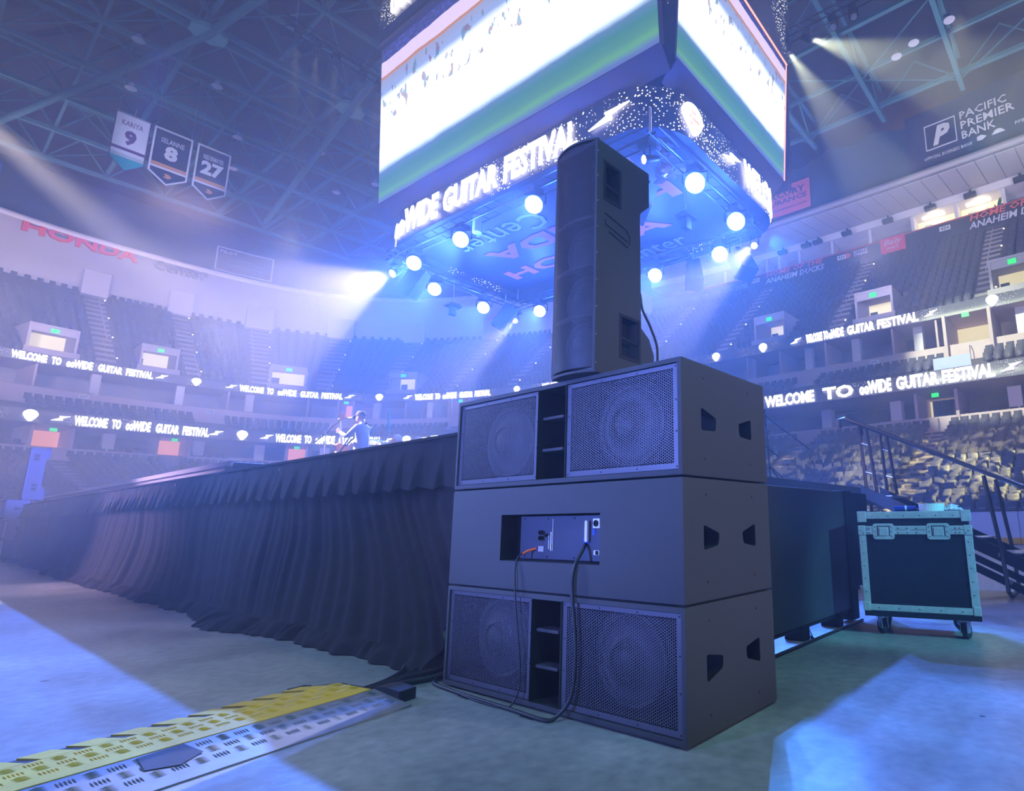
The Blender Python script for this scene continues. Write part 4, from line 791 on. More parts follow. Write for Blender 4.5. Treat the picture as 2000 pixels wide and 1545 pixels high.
items = [('t', 'GUITAR', fy(6.15), fy(3.6), .14, .86), ('t', 'FESTIVAL', fy(3.3), fy(0.3), .14, .88)]
ring_board('upper_led_ring', (-4.55, 4.5, -6.3, 6.25), 0.6, 18.3, 19.75, items)
mb = MB(); mb.box(-4.3, 4.3, -6.0, 6.0, 19.75, 22.0); mb.build('upper_housing', M['sbbody'], sb)
# underside deck with the painted words
o = MB(); o.prism(rr(-3.35, 3.1, -5.7, 5.85, 1.1), 2, 10.62, 10.8); o = o.build('underside_deck', M['sbdark'], sb)
M['pinkred'] = mat('red_painted_letters', (0.8, 0.10, 0.16), 0.6); M['pale'] = mat('pale_painted_letters', (0.50, 0.52, 0.62), 0.6)
ly = lambda X_, Y_: ((X_ - SBX) * math.cos(SBA) + (Y_ - SBY) * math.sin(SBA), -(X_ - SBX) * math.sin(SBA) + (Y_ - SBY) * math.cos(SBA))
text_flat('lettering', 'HONDA', (-0.9, -4.2, 10.61), (0, 1, 0), (1, 0, 0), 8.2, 0.85, M['pinkred'], o, 0.035, 2, 0.02); text_flat('lettering', 'Center', (-2.0, 0.2, 10.61), (0, 1, 0), (1, 0, 0), 4.1, 0.9, M['pale'], o, 0.0, 2, 0.02)
text_flat('lettering', 'HONDA', (1.35, 4.7, 10.61), (0, -1, 0), (-1, 0, 0), 7.6, 0.75, M['pinkred'], o, 0.035, 2, 0.02); text_flat('lettering', 'Center', (2.75, 0.6, 10.61), (0, -1, 0), (-1, 0, 0), 3.3, 0.8, M['pale'], o, 0.0, 2, 0.02)
# crumpled reflective bits and fittings on the near lower corner
mb = MB()
for i in range(26):
    c = Vector((random.uniform(-2.9, -1.6), random.uniform(-5.2, -4.3), random.uniform(9.9, 10.5))); a, b_ = [Vector((random.uniform(-.4, .4), random.uniform(-.3, .3), random.uniform(-.2, .2))) for _ in range(2)]; mb.add([c, c + a, c + a * .6 + b_, c + b_], [(0, 1, 2), (0, 2, 3)])
mb.build('foil_wrap', mat('copper_foil', (0.6, 0.38, 0.34), 0.25, 0.8), sb)
# hoist cables
mb = MB()
for x in (-3, 3):
    for y in (-4.5, 4.5): mb.tube([(x, y, 21.9), (x * 1.1, y * 1.1, 31)], 0.04, 5)
mb.build('hoist_cables', M['steel'], sb)

# ------------------------------------------------------------------ lighting rig under the scoreboard
t = thing('lighting_truss', 'square black tube truss hanging under the scoreboard and carrying the moving lamps', 'truss', (SBX, SBY, 0), SBA)
for a, b_ in (((-3.55, -5.6), (-3.55, 5.5)), ((2.1, -5.6), (2.1, 5.5)), ((-3.55, -5.6), (2.1, -5.6)), ((-3.55, 5.5), (2.1, 5.5))):
    mb = MB(); L_ = math.hypot(a[0] - b_[0], a[1] - b_[1]); ux, uy = (b_[0] - a[0]) / L_, (b_[1] - a[1]) / L_; px, py = -uy * .15, ux * .15
    for dx, dz in ((1, 9.75), (-1, 9.75), (1, 10.05), (-1, 10.05)): mb.tube([(a[0] + px * dx, a[1] + py * dx, dz), (b_[0] + px * dx, b_[1] + py * dx, dz)], 0.025, 6)
    n = int(L_ / 0.5)
    for i in range(n):
        f0, f1 = i / n, (i + 1) / n; p0 = (a[0] + (b_[0] - a[0]) * f0, a[1] + (b_[1] - a[1]) * f0); p1 = (a[0] + (b_[0] - a[0]) * f1, a[1] + (b_[1] - a[1]) * f1)
        for dx in (1, -1): mb.tube([(p0[0] + px * dx, p0[1] + py * dx, 9.75), (p1[0] + px * dx, p1[1] + py * dx, 10.05)], 0.012, 4)
    mb.build('truss_span', M['blackmetal'], t)
mb = MB()
for x in (-3.5, 2.0):
    for y in (-5.5, 5.4): mb.tube([(x, y, 10.05), (x, y, 10.7)], 0.03, 6)
mb.build('hanger', M['steel'], t)
BEAM = Vector((-9.5, -4.2, -9.3)).normalized()
def moving_head(x, y, z, d, rad, lab, lens='lens', power=0, col=(0.55, 0.65, 1.0), ang=26, glow=0, group='moving lamps under the scoreboard', top=9.75, blend=0.5, wx=None):
    X_, Y_, _ = sbw(x, y, 0) if wx is None else (x, y, 0); d = Vector(d).normalized()
    t = thing('moving_lamp', lab, 'lamp', (X_, Y_, z), 0, group)
    mb = MB(); h = top - z; mb.bbox(-.17, .17, -.17, .17, h - .16, h, .02).tube([(0, 0, h), (0, 0, h + .12)], .03, 6); mb.build('base_box', M['blackmetal'], t)
    q = d.to_track_quat('Z', 'Y').to_matrix().to_4x4(); mb = MB(); mb.lathe([(0.02, -.34), (rad * .7, -.32), (rad * .95, -.12), (rad * 1.08, .05), (rad * 1.08, .1), (rad * .98, .1)], 20, q); hd = mb.build('lamp_head', M['blackmetal'], t); autosmooth(hd)
    mb = MB(); mb.lathe([(0.0, .115), (rad * .6, .11), (rad * .97, .09)], 20, q); mb.build('lens', M[lens], hd)
    mb = MB(); sd = Vector((-d.y, d.x, 0)).normalized() * (rad * 1.25); mb.tube([sd, sd + Vector((0, 0, h - .16)), -sd + Vector((0, 0, h - .16)), -sd], .025, 6); mb.build('yoke', M['blackmetal'], t)
    if power: p0 = Vector((X_, Y_, z)) + d * .18; spot('lamp_beam', p0, p0 + d, power, col, ang, blend, 0.1)
    if glow: p0 = Vector((X_, Y_, z)) + d * .35; point('blue_fill', p0, glow, (0.04, 0.15, 1.0), 0.12)  # added point light that turns underside and haze blue
    return t
CV_ = Vector((0, 0, CAMZ))
def toward(x, y, z, k=0.55): c = (CV_ - Vector(sbw(x, y, z))).normalized(); return (BEAM * (1 - k) + c * k)
HL = [(-3.55, 4.0, 'third lamp from the left in the front row'), (-3.66, 1.41, 'fourth lamp of the front row, beside the upside down word Center'), (-3.74, -1.82, 'large lamp of the front row just left of the loudspeaker tower'), (-1.86, 5.38, 'second lamp along the far left side of the rig'), (0.38, 5.48, 'third lamp along the far left side of the rig'), (1.97, 4.0, 'lamp low at the far corner left of the tower'),
      (-2.07, -5.85, 'biggest and brightest lamp right of the tower head'), (0.25, -5.78, 'bright lamp at right under the letters WELCOME'), (1.8, -4.38, 'bright lamp right of the tower, third going down'), (1.89, -1.77, 'lamp at mid height just right of the tower')]
for i, (x, y, l) in enumerate(HL):
    moving_head(x, y, 9.3, toward(x, y, 9.3, 0.45), 0.235 if i not in (6, 7, 8) else 0.25, 'round glowing lamp, ' + l, 'lens', (14000, 14000, 7000)[i] if i < 3 else (12000 if i < 6 or i == 9 else 6500), (0.06, 0.19, 1.0), 34, 800)
moving_head(-3.49, 5.28, 9.3, Vector((-9.0, -2.0, -7)), 0.13, 'starry white spot lamp at the left end of the rig with a wide soft beam', 'lens', 22000, (1.0, 0.84, 0.90), 46, 60, blend=0.2)
for x, y, d, l, pw, an in ((2.17, 5.68, (-6.1, -5.0, -4.3), 'small white spot lamp at the far corner with a narrow slanting beam', 20000, 11), (1.91, -5.55, (-6.4, -1.6, -4.3), 'small white spot lamp at the right corner with a narrow slanting beam', 20000, 11), (-3.56, -5.44, (-6.0, 2.5, -2.6), 'small white spot lamp beside the tower head', 3000, 11)):
    moving_head(x, y, 9.3, d, 0.10, l, 'lenswarm', pw, (0.95, 0.92, 1.0), an, 0, blend=0.35)
k = 0
for x, y, rz in ((-3.0, 4.9, 0.6), (1.2, 5.2, 0.9), (2.1, -3.2, 2.2), (2.3, -4.9, 2.6), (-2.6, -4.4, 0.2)):
    k += 1; X_, Y_, _ = sbw(x, y, 0); t = thing('hanging_speaker', 'dark hanging loudspeaker wedge under the scoreboard, ' + ['at its left corner', 'at the far left side', 'right of the tower', 'at the right corner', 'behind the tower head'][k - 1], 'loudspeaker', (X_, Y_, 9.0), rz, 'hanging loudspeakers under the scoreboard')
    mb = MB(); mb.prism([(-.3, -.55), (.3, -.45), (.22, .5), (-.22, .55)], 1, -.28, .28, Matrix.Rotation(0.5, 4, 'X')); mb.build('speaker_box', M['blackmetal'], t); mb = MB(); mb.tube([(0, 0, .4), (0, 0, 1.0)], .03, 6); mb.build('hanger', M['steel'], t)
for x, y, l in ((-1.0, 5.5, 'small camera pod hanging on a thin pole under the left rig side'), (-1.35, -5.1, 'small camera pod hanging between the two brightest lamps')):
    X_, Y_, _ = sbw(x, y, 0); t = thing('camera_pod', l, 'camera', (X_, Y_, 8.9)); mb = MB(); mb.tube([(0, 0, .1), (0, 0, 1.0)], .025, 6); mb.build('pole', M['steel'], t); mb = MB(); mb.prism([(-.28, 0), (.28, 0), (.18, .1), (-.18, .1)], 1, -.2, .2); mb.bbox(-.12, .12, -.1, .1, -.34, 0, .03); mb.build('pod', M['blackmetal'], t)
X_, Y_, _ = sbw(-3.5, 0.9, 0); t = thing('speaker_can', 'small pale cylinder fitting hanging over the front lamps', 'fitting', (X_, Y_, 9.7)); mb = MB(); mb.lathe([(0, -.28), (.14, -.28), (.14, .28), (0, .28)], 14); mb.build('cylinder', M['bsilver'], t)

# ------------------------------------------------------------------ roof
st(band('ceiling_deck', [(0.5, 36.5), (43.6, 36.5)], SA, SB, 3, M['deck']))
def beam(mb, a, b_, wd, ht): 
    a, b_ = Vector(a), Vector(b_); d = (b_ - a).normalized(); sd = d.cross(Vector((0, 0, 1))); sd = sd.normalized() if sd.length > .01 else Vector((1, 0, 0)); up = sd.cross(d)
    vs = [p_ + sd * sx * wd / 2 + up * sz * ht / 2 for p_ in (a, b_) for sx, sz in ((-1, -1), (1, -1), (1, 1), (-1, 1))]; mb.add(vs, [(3, 2, 1, 0), (4, 5, 6, 7), (0, 1, 5, 4), (1, 2, 6, 5), (2, 3, 7, 6), (3, 0, 4, 7)])
YS = [-12, -6.5, -1, 4.5, 10, 15.5, 21, 26.5, 33.5, 39.55, 44.8, 50.2, 55.6, 61, 66.5]; XS = [-21, -16.8, -12.6, -8.6, -4.4, -0.2, 3.7, 7.6, 11.7, 15.87, 20, 24.2, 28.4, 32.6, 36.8, 41]
k = 0
for y in YS:
    k += 1; big = abs(y - 39.55) < .1; t = thing('roof_truss', 'teal roof truss running across the hall, %s counted from the near end' % nth(k), 'truss', group='cross trusses of the roof'); mb = MB(); z = 30.15
    if big:
        for dy in (-.45, .45): beam(mb, (-24, y + dy, z), (42, y + dy, z), .28, .32)
    else: beam(mb, (-24, y, z + .8), (42, y, z + .8), .3, .3)
    mb.build('lower_chord', M['teal'], t); mb = MB(); beam(mb, (-24, y, 33.6), (42, y, 33.6), .25, .25); mb.build('upper_chord', M['teal'], t); mb = MB()
    for i, x in enumerate(XS[:-1]): beam(mb, (x, y, z + .8), ((x + XS[i + 1]) / 2, y, 33.6), .11, .11); beam(mb, ((x + XS[i + 1]) / 2, y, 33.6), (XS[i + 1], y, z + .8), .11, .11)
    mb.build('web', M['teal'], t)
k = 0
for x in XS:
    k += 1; t = thing('roof_purlin', 'teal roof beam running lengthwise, %s from the left' % nth(k), 'truss', group='lengthwise roof beams'); mb = MB(); beam(mb, (x, -20, 31.6), (x, 68, 31.6), .3 if k % 2 == 0 else .18, .3); mb.build('beam', M['teal'], t); mb = MB()
    if k % 2 == 0:
        for i, y in enumerate(YS[:-1]): beam(mb, (x, y, 31.2), (x, (y + YS[i + 1]) / 2, 34), .08, .08); beam(mb, (x, (y + YS[i + 1]) / 2, 34), (x, YS[i + 1], 31.2), .08, .08)
        mb.build('web', M['teal'], t)
mb = MB()
for i, y in enumerate(YS[:-1]):
    for j, x in enumerate(XS[:-1]):
        if (i + j) % 2 == 0: beam(mb, (x, y, 31.0), (XS[j + 1], YS[i + 1], 31.0), .07, .07)
        else: beam(mb, (XS[j + 1], y, 31.0), (x, YS[i + 1], 31.0), .07, .07)
o = mb.build('roof_bracing', M['teal']); tag(o, 'thin diagonal bracing rods between the roof trusses', 'bracing', None, 'stuff')
for (x, lab, e) in ((7.55, 'bright teal gusset plate cluster near the top left with its long pipe strut', (0.9, 61.0, 30.0)), (15.87, 'bright teal gusset plate cluster beside the row of white lamps with its long pipe strut', (18.4, 62.0, 29.9))):
    t = thing('truss_node', lab, 'roof node', (x, 39.5, 29.95)); mb = MB(); mb.prism([(-.9, -.35), (-.35, -.75), (.35, -.75), (.9, -.35), (.9, .35), (.35, .75), (-.35, .75), (-.9, .35)], 2, -.16, .12); mb.build('gusset_plate', mat('light_teal_paint', (0.22, 0.48, 0.46), 0.6), t)
    mb = MB(); p1 = Vector(e) - Vector((x, 39.5, 29.95)); mb.tube([(0, 0, -.1), tuple(p1)], .24, 10); mb.tube([(0, 0, -.1), (-p1.x * .3 , -10, 0.4)], .24, 10); mb.build('pipe_strut', M['teal'], t)
k = 0
for x, y, z in ((9.5, 45, 30.5), (6, 50, 30.6), (12.3, 50, 30.4), (17, 47, 30.4), (20.5, 52, 30.4), (13.5, 55, 30.4), (2.5, 42, 30.4), (5.2, 44, 30.4), (22, 48, 30.4), (35, 4, 31), (35.5, 6.2, 31), (36, 7.4, 31)):
    k += 1; t = thing('high_bay_lamp', 'small round pale unlit roof lamp, %s counted from the top left' % nth(k), 'lamp', (x, y, z), 0, 'unlit roof lamps'); mb = MB(); mb.lathe([(.12, .3), (.16, .1), (.34, -.1), (.32, -.12), (0, -.05)], 12); mb.build('lamp_shade', M['bwhite'], t)
# two short trusses with bright lamps
def lamp_truss(lab, a, b_, z, lamps):
    t = thing('lamp_truss', lab, 'truss'); mb = MB(); a, b_ = Vector((*a, z)), Vector((*b_, z)); d = b_ - a; sd = Vector((-d.y, d.x, 0)).normalized() * .18
    for s_, dz in ((1, 0), (-1, 0), (1, .4), (-1, .4)): mb.tube([a + sd * s_ + Vector((0, 0, dz)), b_ + sd * s_ + Vector((0, 0, dz))], .03, 5)
    for i in range(12): f = i / 12; p0 = a + d * f; p1 = a + d * (f + 1 / 12); mb.tube([p0 + sd, p1 + sd + Vector((0, 0, .4))], .015, 4); mb.tube([p0 - sd + Vector((0, 0, .4)), p1 - sd], .015, 4)
    mb.build('truss_tubes', M['blackmetal'], t); mb = MB()
    for f in (0.08, .92): mb.tube([a + d * f + Vector((0, 0, .4)), a + d * f + Vector((0, 0, 9.5))], .025, 5)
    mb.build('hanger', M['steel'], t)
lamp_truss('black lamp truss high left of the scoreboard carrying a row of bright lamps', (7.4, 26.1), (13.4, 26.2), 22.45, 0)
lamp_truss('black lamp truss high right of the scoreboard', (21.85, 4.5), (21.8, 11.5), 22.45, 0)
for i, (x, y) in enumerate(((7.97, 26.1), (8.74, 26.0), (9.6, 26.05), (10.86, 26.1), (11.69, 26.2))):
    moving_head(x, y, 22, (3.0, 7.5, -3.2) if i % 2 else (2.2, 5, -4), 0.12, 'bright warm white lamp in the row high at left, %s from the left' % ORD[i], 'lenswarm', 9000, WARM, 14, 0, 'row of bright lamps high at left', 22.4, 0.4, wx=1)
for x, y, d, l, pw, an in ((21.81, 8.05, (8.2, -6.6, -0.7), 'bright warm lamp high right of the scoreboard throwing its wide beam to the right', 80000, 30), (21.81, 9.05, (9.0, -2.6, -6.2), 'bright warm lamp beside the scoreboard edge throwing its wide beam down to the right', 45000, 30)):
    moving_head(x, y, 22, d, 0.15, l, 'lenswarm', pw, (0.92, 1.0, 0.66), an, 0, 'pair of bright lamps high at right', 22.4, 0.4, wx=1)
k = 0
for x, y in ((21.8, 6.9), (21.8, 6.0), (21.8, 10.2), (21.8, 9.6)): k += 1; moving_head(x, y, 21.9, (-1, -.4, -1), 0.14, 'unlit grey lamp on the truss high at right, %s of four' % nth(k), 'bwhite', 0, WARM, 10, 0, 'unlit lamps on the right truss', 22.4, wx=1)
# retired number banners
def banner(x0, x1, lab, name, num, kind):
    t = thing('hanging_banner', lab, 'banner', group='retired number banners'); w_ = x1 - x0; cx = (x0 + x1) / 2; zt, zb, zc = 25.78, 22.75, 22.05; y = 45.0
    def poly(nm, pts, mt, d=0.0): mb = MB(); mb.prism(pts, 1, y - d - 0.02, y - d, None); return mb.build(nm, mt, t)
    sh = [(x0, zt), (x1, zt), (x1, zb), (cx, zc), (x0, zb)]
    if kind == 0:
        poly('cloth', sh, M['bpurple']); i = .05; poly('top_field', [(x0 + i, zt - i), (x1 - i, zt - i), (x1 - i, 23.55), (x0 + i, 23.55)], M['bwhite'], .02); poly('white_stripe', [(x0 + i, 23.35), (x1 - i, 23.35), (x1 - i, 23.12), (x0 + i, 23.12)], M['bwhite'], .02); poly('silver_stripe', [(x0 + i, 23.12), (x1 - i, 23.12), (x1 - i, 22.9), (x0 + i, 22.9)], M['bsilver'], .02); poly('teal_field', [(x0 + i, 22.9), (x1 - i, 22.9), (x1 - i, zb), (cx, zc + .05), (x0 + i, zb)], M['bteal'], .02)
        c1 = M['bpurple']; 
    else:
        poly('cloth', sh, M['bwhite']); i = .1; poly('top_field', [(x0 + i, zt - i), (x1 - i, zt - i), (x1 - i, 23.42), (x0 + i, 23.42)], M['navy'], .02); poly('gold_stripe', [(x0 + i, 23.42), (x1 - i, 23.42), (x1 - i, 23.2), (x0 + i, 23.2)], M['bgold'], .02); poly('lower_field', [(x0 + i, 23.05), (x1 - i, 23.05), (x1 - i, zb + .05), (cx, zc + .12), (x0 + i, zb + .05)], M['navy'], .02)
        poly('emblem', [(cx - .2, 22.55), (cx + .05, 22.5), (cx + .22, 22.65), (cx + .05, 22.82), (cx - .2, 22.8), (cx - .08, 22.68)], M['bgold'], .04); c1 = M['bwhite']
    text_flat('lettering', name, (cx - .30 * w_, y - .045, 25.0 if kind == 0 else 24.85), (1, 0, 0), (0, 0, 1), .6 * w_, .34, c1, t, .01, 1); nw = .34 * w_ if len(num) == 1 else .66 * w_
    text_flat('number', num, (cx - nw / 2, y - .045, 23.75), (1, 0, 0), (0, 0, 1), nw, 1.0, c1, t, .05, 2)
    mb = MB(); mb.tube([(x0, y, zt + .03), (x1, y, zt + .03)], .03, 5); mb.tube([(x0 + .1, y, zt), (x0 + .1, y, 31)], .01, 4); mb.tube([(x1 - .1, y, zt), (x1 - .1, y, 31)], .01, 4); mb.build('hanging_bar', M['steel'], t)
banner(4.98, 6.62, 'white and teal hanging banner with the name KARIYA and the number 9', 'KARIYA', '9', 0)
banner(6.80, 8.76, 'dark blue hanging banner with the name SELANNE and the number 8', 'SELANNE', '8', 1)
banner(9.02, 10.87, 'dark blue hanging banner with the name NIEDERMAYER and the number 27', 'NIEDERMAYER', '27', 1)

# ------------------------------------------------------------------ stage, skirt
t = thing('stage_platform', 'long raised black stage platform behind the cloth skirt', 'stage')
mb = MB(); mb.box(2.72, 12.0, 3.9, 26.2, 1.42, 1.56); mb.build('deck', M['stage'], t)
for x in (2.9, 6, 9, 11.8):
    for y in (4.1, 6.8, 10.7, 14.6, 18.5, 22.4, 26): mb = MB(); mb.tube([(x, y, 0), (x, y, 1.42)], .03, 6); mb.build('leg', M['blackmetal'], t)
t = thing('stage_riser', 'pale edged raised runway strip on top of the stage at left', 'riser'); mb = MB(); mb.box(3.0, 4.3, 10.2, 26.0, 1.56, 1.80); mb.build('riser_body', M['greystrip'], t); mb = MB(); mb.box(2.96, 3.06, 10.15, 26.0, 1.80, 1.87); mb.build('riser_lip', M['bwhite'], t)
o = MB(); o.bbox(2.85, 3.3, 9.62, 9.95, 1.57, 1.82, .06); o = o.build('monitor_wedge', M['blackmetal']); tag(o, 'small black monitor wedge on the stage edge at the end of the pale runway', 'loudspeaker')
k = 0
for y in (24.2, 21.5, 19.2, 15.8, 12.4): k += 1; o = MB(); o.bbox(2.62, 2.76, y, y + .35, 1.60, 1.65, .01); o = o.build('edge_clip', M['bwhite']); tag(o, 'small pale clip on the stage edge, %s counted from the far end' % nth(k), 'clip', 'clips on the stage edge')
sk = thing('stage_skirt', 'long black pleated cloth skirt hanging along the stage front and spilling on the floor', 'stage skirt')
edges = [3.72, 7.22, 10.95, 14.6, 18.2, 21.9, 25.9]
def vnoise(x, seed=0):
    i = np.floor(x); f = x - i; f = f * f * (3 - 2 * f); h = lambda q: np.modf(np.sin((q + seed * 17.3) * 127.1) * 43758.5453)[0]; return h(i) * (1 - f) + h(i + 1) * f
for pi_ in range(len(edges) - 1):
    ya, yb = edges[pi_], edges[pi_ + 1]; nu = int((yb - ya) / (0.016 if pi_ < 2 else 0.03)); nv = 46
    Y, T = np.meshgrid(np.linspace(ya, yb, nu), np.linspace(0, 1, nv)); Zz = 1.30 * (1 - T)
    flare = 0.03 + 0.30 * T ** 2.6 * (1.0 if pi_ < 4 else .5); skew = Y + T * T * 0.75 + 0.12 * np.sin(T * 5 + Y)
    amp = 0.012 + 0.022 * T
    fold = amp * (0.6 * np.sin(skew * 15 + 2 * vnoise(skew * 1.3, 3)) + 0.5 * np.sin(skew * 31 + 4 * vnoise(skew * 2.1, 5)) + 0.9 * vnoise(skew * 4.3, 9)) + 0.05 * T * np.abs(vnoise(skew * 0.9, 2))
    Xx = 2.62 - flare - fold; pud = np.clip((T - .93) / .07, 0, 1); Xx -= pud * (0.05 + 0.05 * np.abs(vnoise(Y * 1.2, 4)) + 0.10 * np.exp(-((Y - 7.0) / .8) ** 2) * 2); Zz = np.maximum(Zz, 0.0) + pud * 0.05 * np.abs(np.sin(Y * 7 + vnoise(Y * 3) * 4)) * (1 - pud) * 4 + 0.008
    Yy = Y - 0.10 * T ** 2
    v = np.stack([Xx, Yy, Zz], 2).reshape(-1, 3); idx = np.arange(nu * nv).reshape(nv, nu); f = np.stack([idx[:-1, :-1], idx[1:, :-1], idx[1:, 1:], idx[:-1, 1:]], 2).reshape(-1, 4)
    link('skirt_panel', np_mesh('skirt_panel', v, f), M['cloth'], sk, smooth=True)
    # valance: sewn pleats opening towards the bottom
    nu = int((yb - ya) / 0.012) if pi_ < 3 else int((yb - ya) / .025); nv = 20; Y, T = np.meshgrid(np.linspace(ya + .01, yb - .01, nu), np.linspace(0, 1, nv))
    per = 0.305 if pi_ < 2 else 0.27; ph = Y / per + .25 * vnoise(Y * 1.1, 7) - 0.05 * T; fr = ph - np.floor(ph); open_ = np.clip((T - .12) / .88, 0, 1) ** 1.1
    saw = np.where(fr < .2, fr / .2, (1 - fr) / .8) ; dd = 0.012 + open_ * (0.060 * saw ** 1.2)
    Xx = 2.60 - 0.05 * T - dd - 0.012 * vnoise(Y * 9 + T * 2, 3); Zz = 1.615 - 0.385 * T - 0.035 * open_ * saw + 0.012 * vnoise(Y * 1.7, 8) * (1 - T); Yy = Y - open_ * 0.05 * saw
    v = np.stack([Xx, Yy, Zz], 2).reshape(-1, 3); idx = np.arange(nu * nv).reshape(nv, nu); f = np.stack([idx[:-1, :-1], idx[1:, :-1], idx[1:, 1:], idx[:-1, 1:]], 2).reshape(-1, 4)
    link('valance', np_mesh('valance', v, f), M['cloth'], sk, smooth=True)
    mb = MB(); mb.box(2.56, 2.74, ya + .005, yb - .005, 1.60, 1.622); mb.build('top_hem', M['cloth'], sk)

# ------------------------------------------------------------------ people and instruments on the stage
def skin_body(name, joints, bones, mt, parent, root=0, sub=1):
    me = bpy.data.meshes.new(name); me.from_pydata([j[0] for j in joints], bones, []); o = link(name, me, None, parent)
    md = o.modifiers.new('s', 'SKIN'); md.use_smooth_shade = True
    for i, j in enumerate(joints): r = j[1] if isinstance(j[1], tuple) else (j[1], j[1]); me.skin_vertices[0].data[i].radius = r; me.skin_vertices[0].data[i].use_root = (i == root)
    s_ = o.modifiers.new('u', 'SUBSURF'); s_.levels = sub; s_.render_levels = sub
    bpy.context.view_layer.update(); m2 = bpy.data.meshes.new_from_object(o.evaluated_get(bpy.context.evaluated_depsgraph_get())); o.modifiers.clear(); o.data = m2; m2.name = name; m2.materials.clear(); m2.materials.append(mt); m2.polygons.foreach_set('use_smooth', [True] * len(m2.polygons)); return o
def ell(mb, c, r, seg=14, T=None, sq=None):
    prof = [(max(1e-4, math.sin(a)) , -math.cos(a)) for a in np.linspace(0.02, PI - .02, 10)]; mb.lathe(prof, seg, (T or Matrix()) @ Matrix.Translation(c) @ Matrix.Diagonal((*r, 1)))
def head(parent, c, face, mtskin, capm=None, hairm=None, s=1.0):
    """head at c looking along the unit vector face (horizontal)"""
    a = math.atan2(face[1], face[0]); T = Matrix.Translation(c) @ Matrix.Rotation(a, 4, 'Z'); hd = MB()
    ell(hd, (0, 0, 0), (.098 * s, .076 * s, .118 * s), 16, T); ell(hd, (.035 * s, 0, -.055 * s), (.065 * s, .055 * s, .062 * s), 12, T)
    hd.add([(.088 * s, .012 * s, .01 * s), (.088 * s, -.012 * s, .01 * s), (.123 * s, .013 * s, -.03 * s), (.123 * s, -.013 * s, -.03 * s), (.085 * s, 0, -.04 * s)], [(0, 1, 3, 2), (2, 3, 4), (0, 2, 4), (1, 4, 3)], T)
    for sy in (-1, 1): ell(hd, (-.008 * s, sy * .078 * s, -.012 * s), (.02 * s, .008 * s, .03 * s), 8, T)
    h = hd.build('head', mtskin, parent, smooth=True); e = MB()
    for sy in (-1, 1): ell(e, (.088 * s, sy * .030 * s, .012 * s), (.01 * s, .013 * s, .007 * s), 8, T)
    e.add([(.101 * s, .024 * s, -.066 * s), (.101 * s, -.024 * s, -.066 * s), (.099 * s, -.02 * s, -.074 * s), (.099 * s, .02 * s, -.074 * s)], [(0, 1, 2, 3)], T); e.build('eyes_and_mouth', M['dark'], h)
    if capm:
        c_ = MB(); prof = [(.108 * s, .022 * s), (.107 * s, .05 * s), (.095 * s, .095 * s), (.06 * s, .128 * s), (.0, .138 * s)]; c_.lathe(prof, 18, T @ Matrix.Diagonal((1, .82, 1, 1))); c_.prism([(.07 * s, .065 * s), (.13 * s, .06 * s), (.175 * s, .03 * s), (.18 * s, 0), (.175 * s, -.03 * s), (.13 * s, -.06 * s), (.07 * s, -.065 * s)], 2, .024 * s, .034 * s, T); c_.build('cap', capm, parent, smooth=False)
    if hairm: c_ = MB(); ell(c_, (-.02 * s, 0, .025 * s), (.103 * s, .088 * s, .11 * s), 16, T); c_.build('hair', hairm, parent, smooth=True)
def hand(parent, c, d, up, mt, curl=1.0, s=1.0):
    """palm with five bent fingers, pointing along d, palm normal up"""
    d = Vector(d).normalized(); n = Vector(up).normalized(); sd = d.cross(n).normalized(); n = sd.cross(d); c = Vector(c); mb = MB()
    T = Matrix((( d.x, sd.x, n.x, c.x), (d.y, sd.y, n.y, c.y), (d.z, sd.z, n.z, c.z), (0, 0, 0, 1))); mb.bbox(-.01 * s, .085 * s, -.04 * s, .04 * s, -.013 * s, .013 * s, .01 * s, T)
    for i, (o_, L_) in enumerate(((-.031, .068), (-.011, .078), (.010, .073), (.030, .058))):
        p = Vector((.08, o_, 0)) * s; pts = [p]; a = .25 * curl
        for q in range(3): a += .5 * curl; p = p + Vector((math.cos(a), 0, -math.sin(a))) * L_ * s / 3 * 1.1; pts.append(p)
        mb.tube([T @ q for q in pts], [.0095 * s, .009 * s, .008 * s, .006 * s], 6)
    mb.tube([T @ Vector(q) for q in ((.01 * s, -.036 * s, 0), (.04 * s, -.062 * s, -.012 * s), (.065 * s, -.066 * s, -.03 * s))], [.012 * s, .0105 * s, .007 * s], 6); return mb.build('hand', mt, parent)
def fpt(o, f, sd, z, F, S): return (o[0] + F[0] * f + S[0] * sd, o[1] + F[1] * f + S[1] * sd, o[2] + z)
